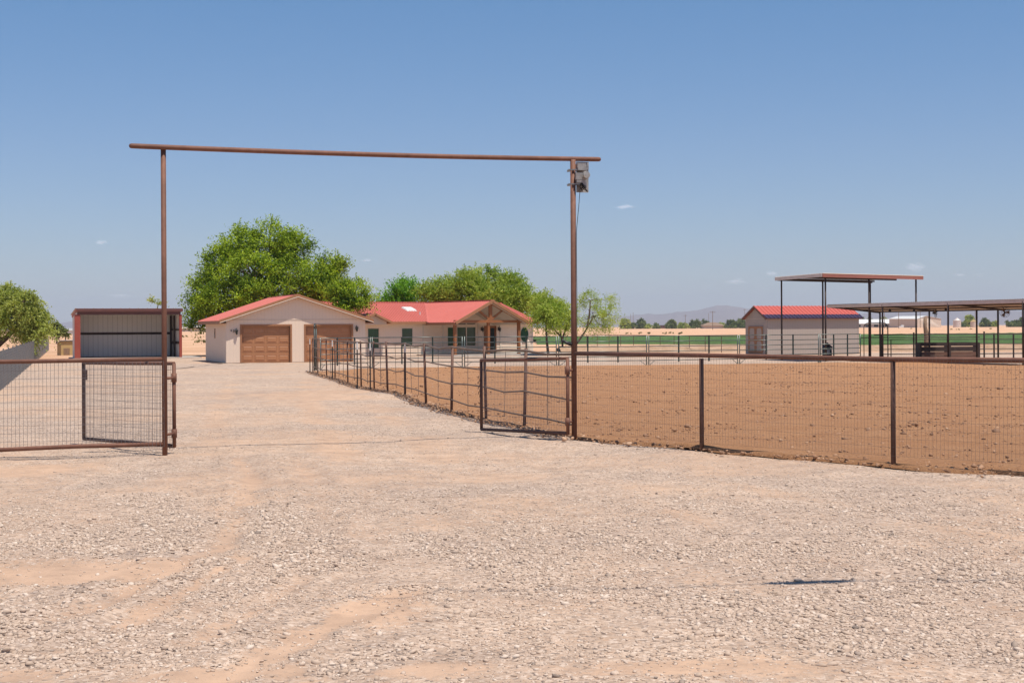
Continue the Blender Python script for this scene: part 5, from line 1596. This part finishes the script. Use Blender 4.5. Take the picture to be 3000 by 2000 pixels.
# far trees on the horizon
far = [  # px, py, rx, ry, distance, label
    (1832, 942, 14, 16, 420, 'dark tree on the horizon just right of the airy tree'),
    (1852, 949, 9, 8, 430, 'small round dark tree next to the thin pair of poles'),
    (1878, 943, 13, 14, 430, 'pear shaped green tree on the far side of the sand'),
    (1897, 951, 9, 7, 430, 'low pale bush joined to the pear shaped tree'),
    (1921, 952, 11, 6, 440, 'low domed tree left of the tiny dark shed'),
    (1967, 946, 16, 12, 420, 'broad round green tree right of the tiny dark shed'),
    (2002, 950, 17, 7, 430, 'low spreading tree right of the broad round tree'),
    (2035, 945, 18, 11, 440, 'dense green tree left of the brown roofed house'),
    (2066, 942, 17, 9, 470, 'taller tree behind the left of the brown roof'),
    (2112, 949, 12, 6, 450, 'low tree just right of the brown roof'),
    (2142, 945, 18, 11, 430, 'green tree midway between the brown roof and the taupe shed'),
    (2172, 942, 16, 14, 430, 'green tree touching the left edge of the taupe shed'),
    (2205, 945, 18, 12, 440, 'tree hidden behind the taupe shed gable'),
    (2522, 937, 8, 14, 440, 'dark narrow tree at the right corner of the taupe shed'),
    (2548, 931, 9, 3, 600, 'small dark tree above the left of the white barn'),
    (2590, 931, 14, 5, 600, 'spread tree above the white barn roof'),
    (2625, 931, 9, 3, 600, 'small tree above the right of the white barn'),
    (2648, 935, 13, 7, 520, 'grey green tree between the white barn and the beige hall'),
    (2840, 934, 18, 15, 430, 'tall round tree behind the squat silo'),
    (2820, 948, 8, 5, 420, 'low bush between the two silos'),
    (2887, 941, 15, 12, 420, 'rounded tree right of the squat silo'),
    (2912, 945, 12, 7, 430, 'low grey tree right of the rounded tree'),
    (2962, 944, 18, 7, 400, 'low green tree at the far right below the round fan'),
    (2990, 940, 18, 11, 400, 'denser green tree at the right edge of the view'),
    (3040, 942, 22, 12, 400, 'green tree just beyond the right edge of the view'),
    (128, 955, 8, 6, 420, 'faint far tree beyond the olive tree'),
]
for i, (px, py, rx, ry, d, lab) in enumerate(far[:24] + far[25:]):
    d = d * 3.2
    hb = 958.5 - (px - 1500) * ROLL + 5
    py = py + 2
    bl_ = [blob(px, py, rx * .8, ry * .9, d), blob(px - rx * .5, py + ry * .35, rx * .5, ry * .6, d), blob(px + rx * .5, py + ry * .3, rx * .5, ry * .65, d),
           blob(px - rx * .3, (py + hb) / 2 + 1, rx * .7, (hb - py) * .6 + 1, d - 3), blob(px + rx * .35, (py + hb) / 2 + 1, rx * .65, (hb - py) * .6 + 1, d - 2), blob(px, hb - 2, rx * 1.0, 3.2, d - 4)]
    tree('far_tree', lab, 'tree', (ft(px, d), d), at(px, py, d), bl_, M['leaf_far'] if i % 3 else M['leaf_olive'], int(200 + rx * ry * 3.6), 2.2, 1.35, .25, 'trees along the horizon', .3, .3, 7, False)
# desert scrub dots
SCR = [(1840, 977, 180), (1876, 976, 185), (1903, 976, 190), (1948, 976, 190), (1966, 975, 190), (1996, 977, 180), (2600, 961, 300), (2845, 963, 260), (2806, 964, 260),
       (2790, 964, 255), (2670, 961, 290), (2900, 962, 270), (540, 985, 140), (590, 1004, 120), (2905, 961, 280)]
slab = ['first', 'second', 'third', 'fourth', 'fifth', 'sixth']
for i, (px, py, d) in enumerate(SCR):
    x, y = G(px, py + 2)
    side = 'open sand behind the corral panels' if px < 2200 else ('sand beyond the crop at the right' if px > 2200 else 'bare ground left of the garage')
    order = [q for q in SCR if (q[0] < 1000) == (px < 1000) and (q[0] > 2200) == (px > 2200)]
    order.sort(); k = order.index((px, py, d)) + 1
    word = ['first', 'second', 'third', 'fourth', 'fifth', 'sixth', 'seventh', 'eighth'][k - 1]
    tree('scrub_bush', '%s low scrub bush from the left on the %s' % (word, side), 'bush', (x, y), (x, y, .1), [(Vector((x, y, .10)), (.8, .6, .22))],
         M['leaf_dry'], 150, .35, .16, .1, 'scrub bushes on the sand', .03, .5, 7, False)

# ------------------------------------------------------------------ small clouds
def cloud_mat():
    m, nt, b = mat('cloud_vapour')
    lw = N(nt, 'ShaderNodeLayerWeight'); lw.inputs[0].default_value = .5
    f = mathn(nt, 'SUBTRACT', 1.0, lw.outputs['Facing'])
    f = mathn(nt, 'MULTIPLY', mathn(nt, 'POWER', f, 2.0), .085)
    df = N(nt, 'ShaderNodeBsdfDiffuse'); df.inputs[0].default_value = (1, .97, .95, 1)
    tl = N(nt, 'ShaderNodeBsdfTranslucent'); tl.inputs[0].default_value = (1, .97, .95, 1)
    ad = N(nt, 'ShaderNodeAddShader'); nt.links.new(df.outputs[0], ad.inputs[0]); nt.links.new(tl.outputs[0], ad.inputs[1])
    tp = N(nt, 'ShaderNodeBsdfTransparent'); ms = N(nt, 'ShaderNodeMixShader')
    nt.links.new(f, ms.inputs[0]); nt.links.new(tp.outputs[0], ms.inputs[1]); nt.links.new(ad.outputs[0], ms.inputs[2])
    out = [n for n in nt.nodes if n.type == 'OUTPUT_MATERIAL'][0]; nt.links.new(ms.outputs[0], out.inputs[0])
    return m
M['cloud'] = cloud_mat()
def cloud(px, py, w, h, label, k=7):
    d = 22000; c = at(px, py, d); s = d / F
    tv, tf = ico()
    import bmesh as _b
    bm = _b.new()
    for i in range(k):
        u = (i + .5) / k * 2 - 1
        rr = (1 - u * u) ** .5 * random.uniform(.6, 1.0)
        mt = Matrix.Translation((u * w * .42 * s, random.uniform(-1, 1) * w * .15 * s, (random.uniform(-.1, .45) * h * rr) * s)) @ Matrix.Diagonal((w * .24 * s, w * .2 * s, h * .5 * rr * s, 1))
        _b.ops.create_icosphere(bm, subdivisions=3, radius=1, matrix=mt)
    me = bpy.data.meshes.new('cloud'); bm.to_mesh(me); bm.free(); me.materials.append(M['cloud'])
    me.polygons.foreach_set('use_smooth', [True] * len(me.polygons))
    o = bpy.data.objects.new('cloud', me); COL.objects.link(o); o.location = c
    o.visible_shadow = True
    tag(o, label, 'cloud', 'small clouds in the blue sky')
cloud(296, 712, 34, 15, 'tiny puff of cloud above the open shelter')
cloud(350, 867, 76, 12, 'faint long cloud just above the shelter roof', 8)
cloud(1832, 607, 58, 15, 'small flat cloud right of the tall portal post')
cloud(2157, 825, 64, 16, 'small low cloud left of the high shade roof')
cloud(2682, 786, 62, 26, 'largest puff of cloud above the right end of the high shade roof')
cloud(2810, 806, 40, 10, 'thin small cloud right of the largest puff')
cloud(2262, 802, 36, 14, 'faint cloud touching the left corner of the high shade roof')
cloud(2868, 806, 26, 7, 'faintest wisp of cloud at the far right')
cloud(1075, 764, 26, 10, 'faint wisp of cloud above the ridge of the house')

# ------------------------------------------------------------------ air
hz_ = MB().bb(-20800, 20800, -20800, 20900, -30, 420)
hz_ = hz_.build('haze', M['white'])
m = bpy.data.materials.new('haze_air'); m.use_nodes = True
for n in list(m.node_tree.nodes): m.node_tree.nodes.remove(n)
o_ = m.node_tree.nodes.new('ShaderNodeOutputMaterial'); pv = m.node_tree.nodes.new('ShaderNodeVolumePrincipled')
pv.inputs['Color'].default_value = (.80, .86, 1.0, 1); pv.inputs['Density'].default_value = 7e-5; pv.inputs['Anisotropy'].default_value = 0.0
m.node_tree.links.new(pv.outputs[0], o_.inputs['Volume'])
hz_.data.materials.clear(); hz_.data.materials.append(m)
tag(hz_, 'thin pale air over the plain fading the far mountains', None, None, 'stuff')
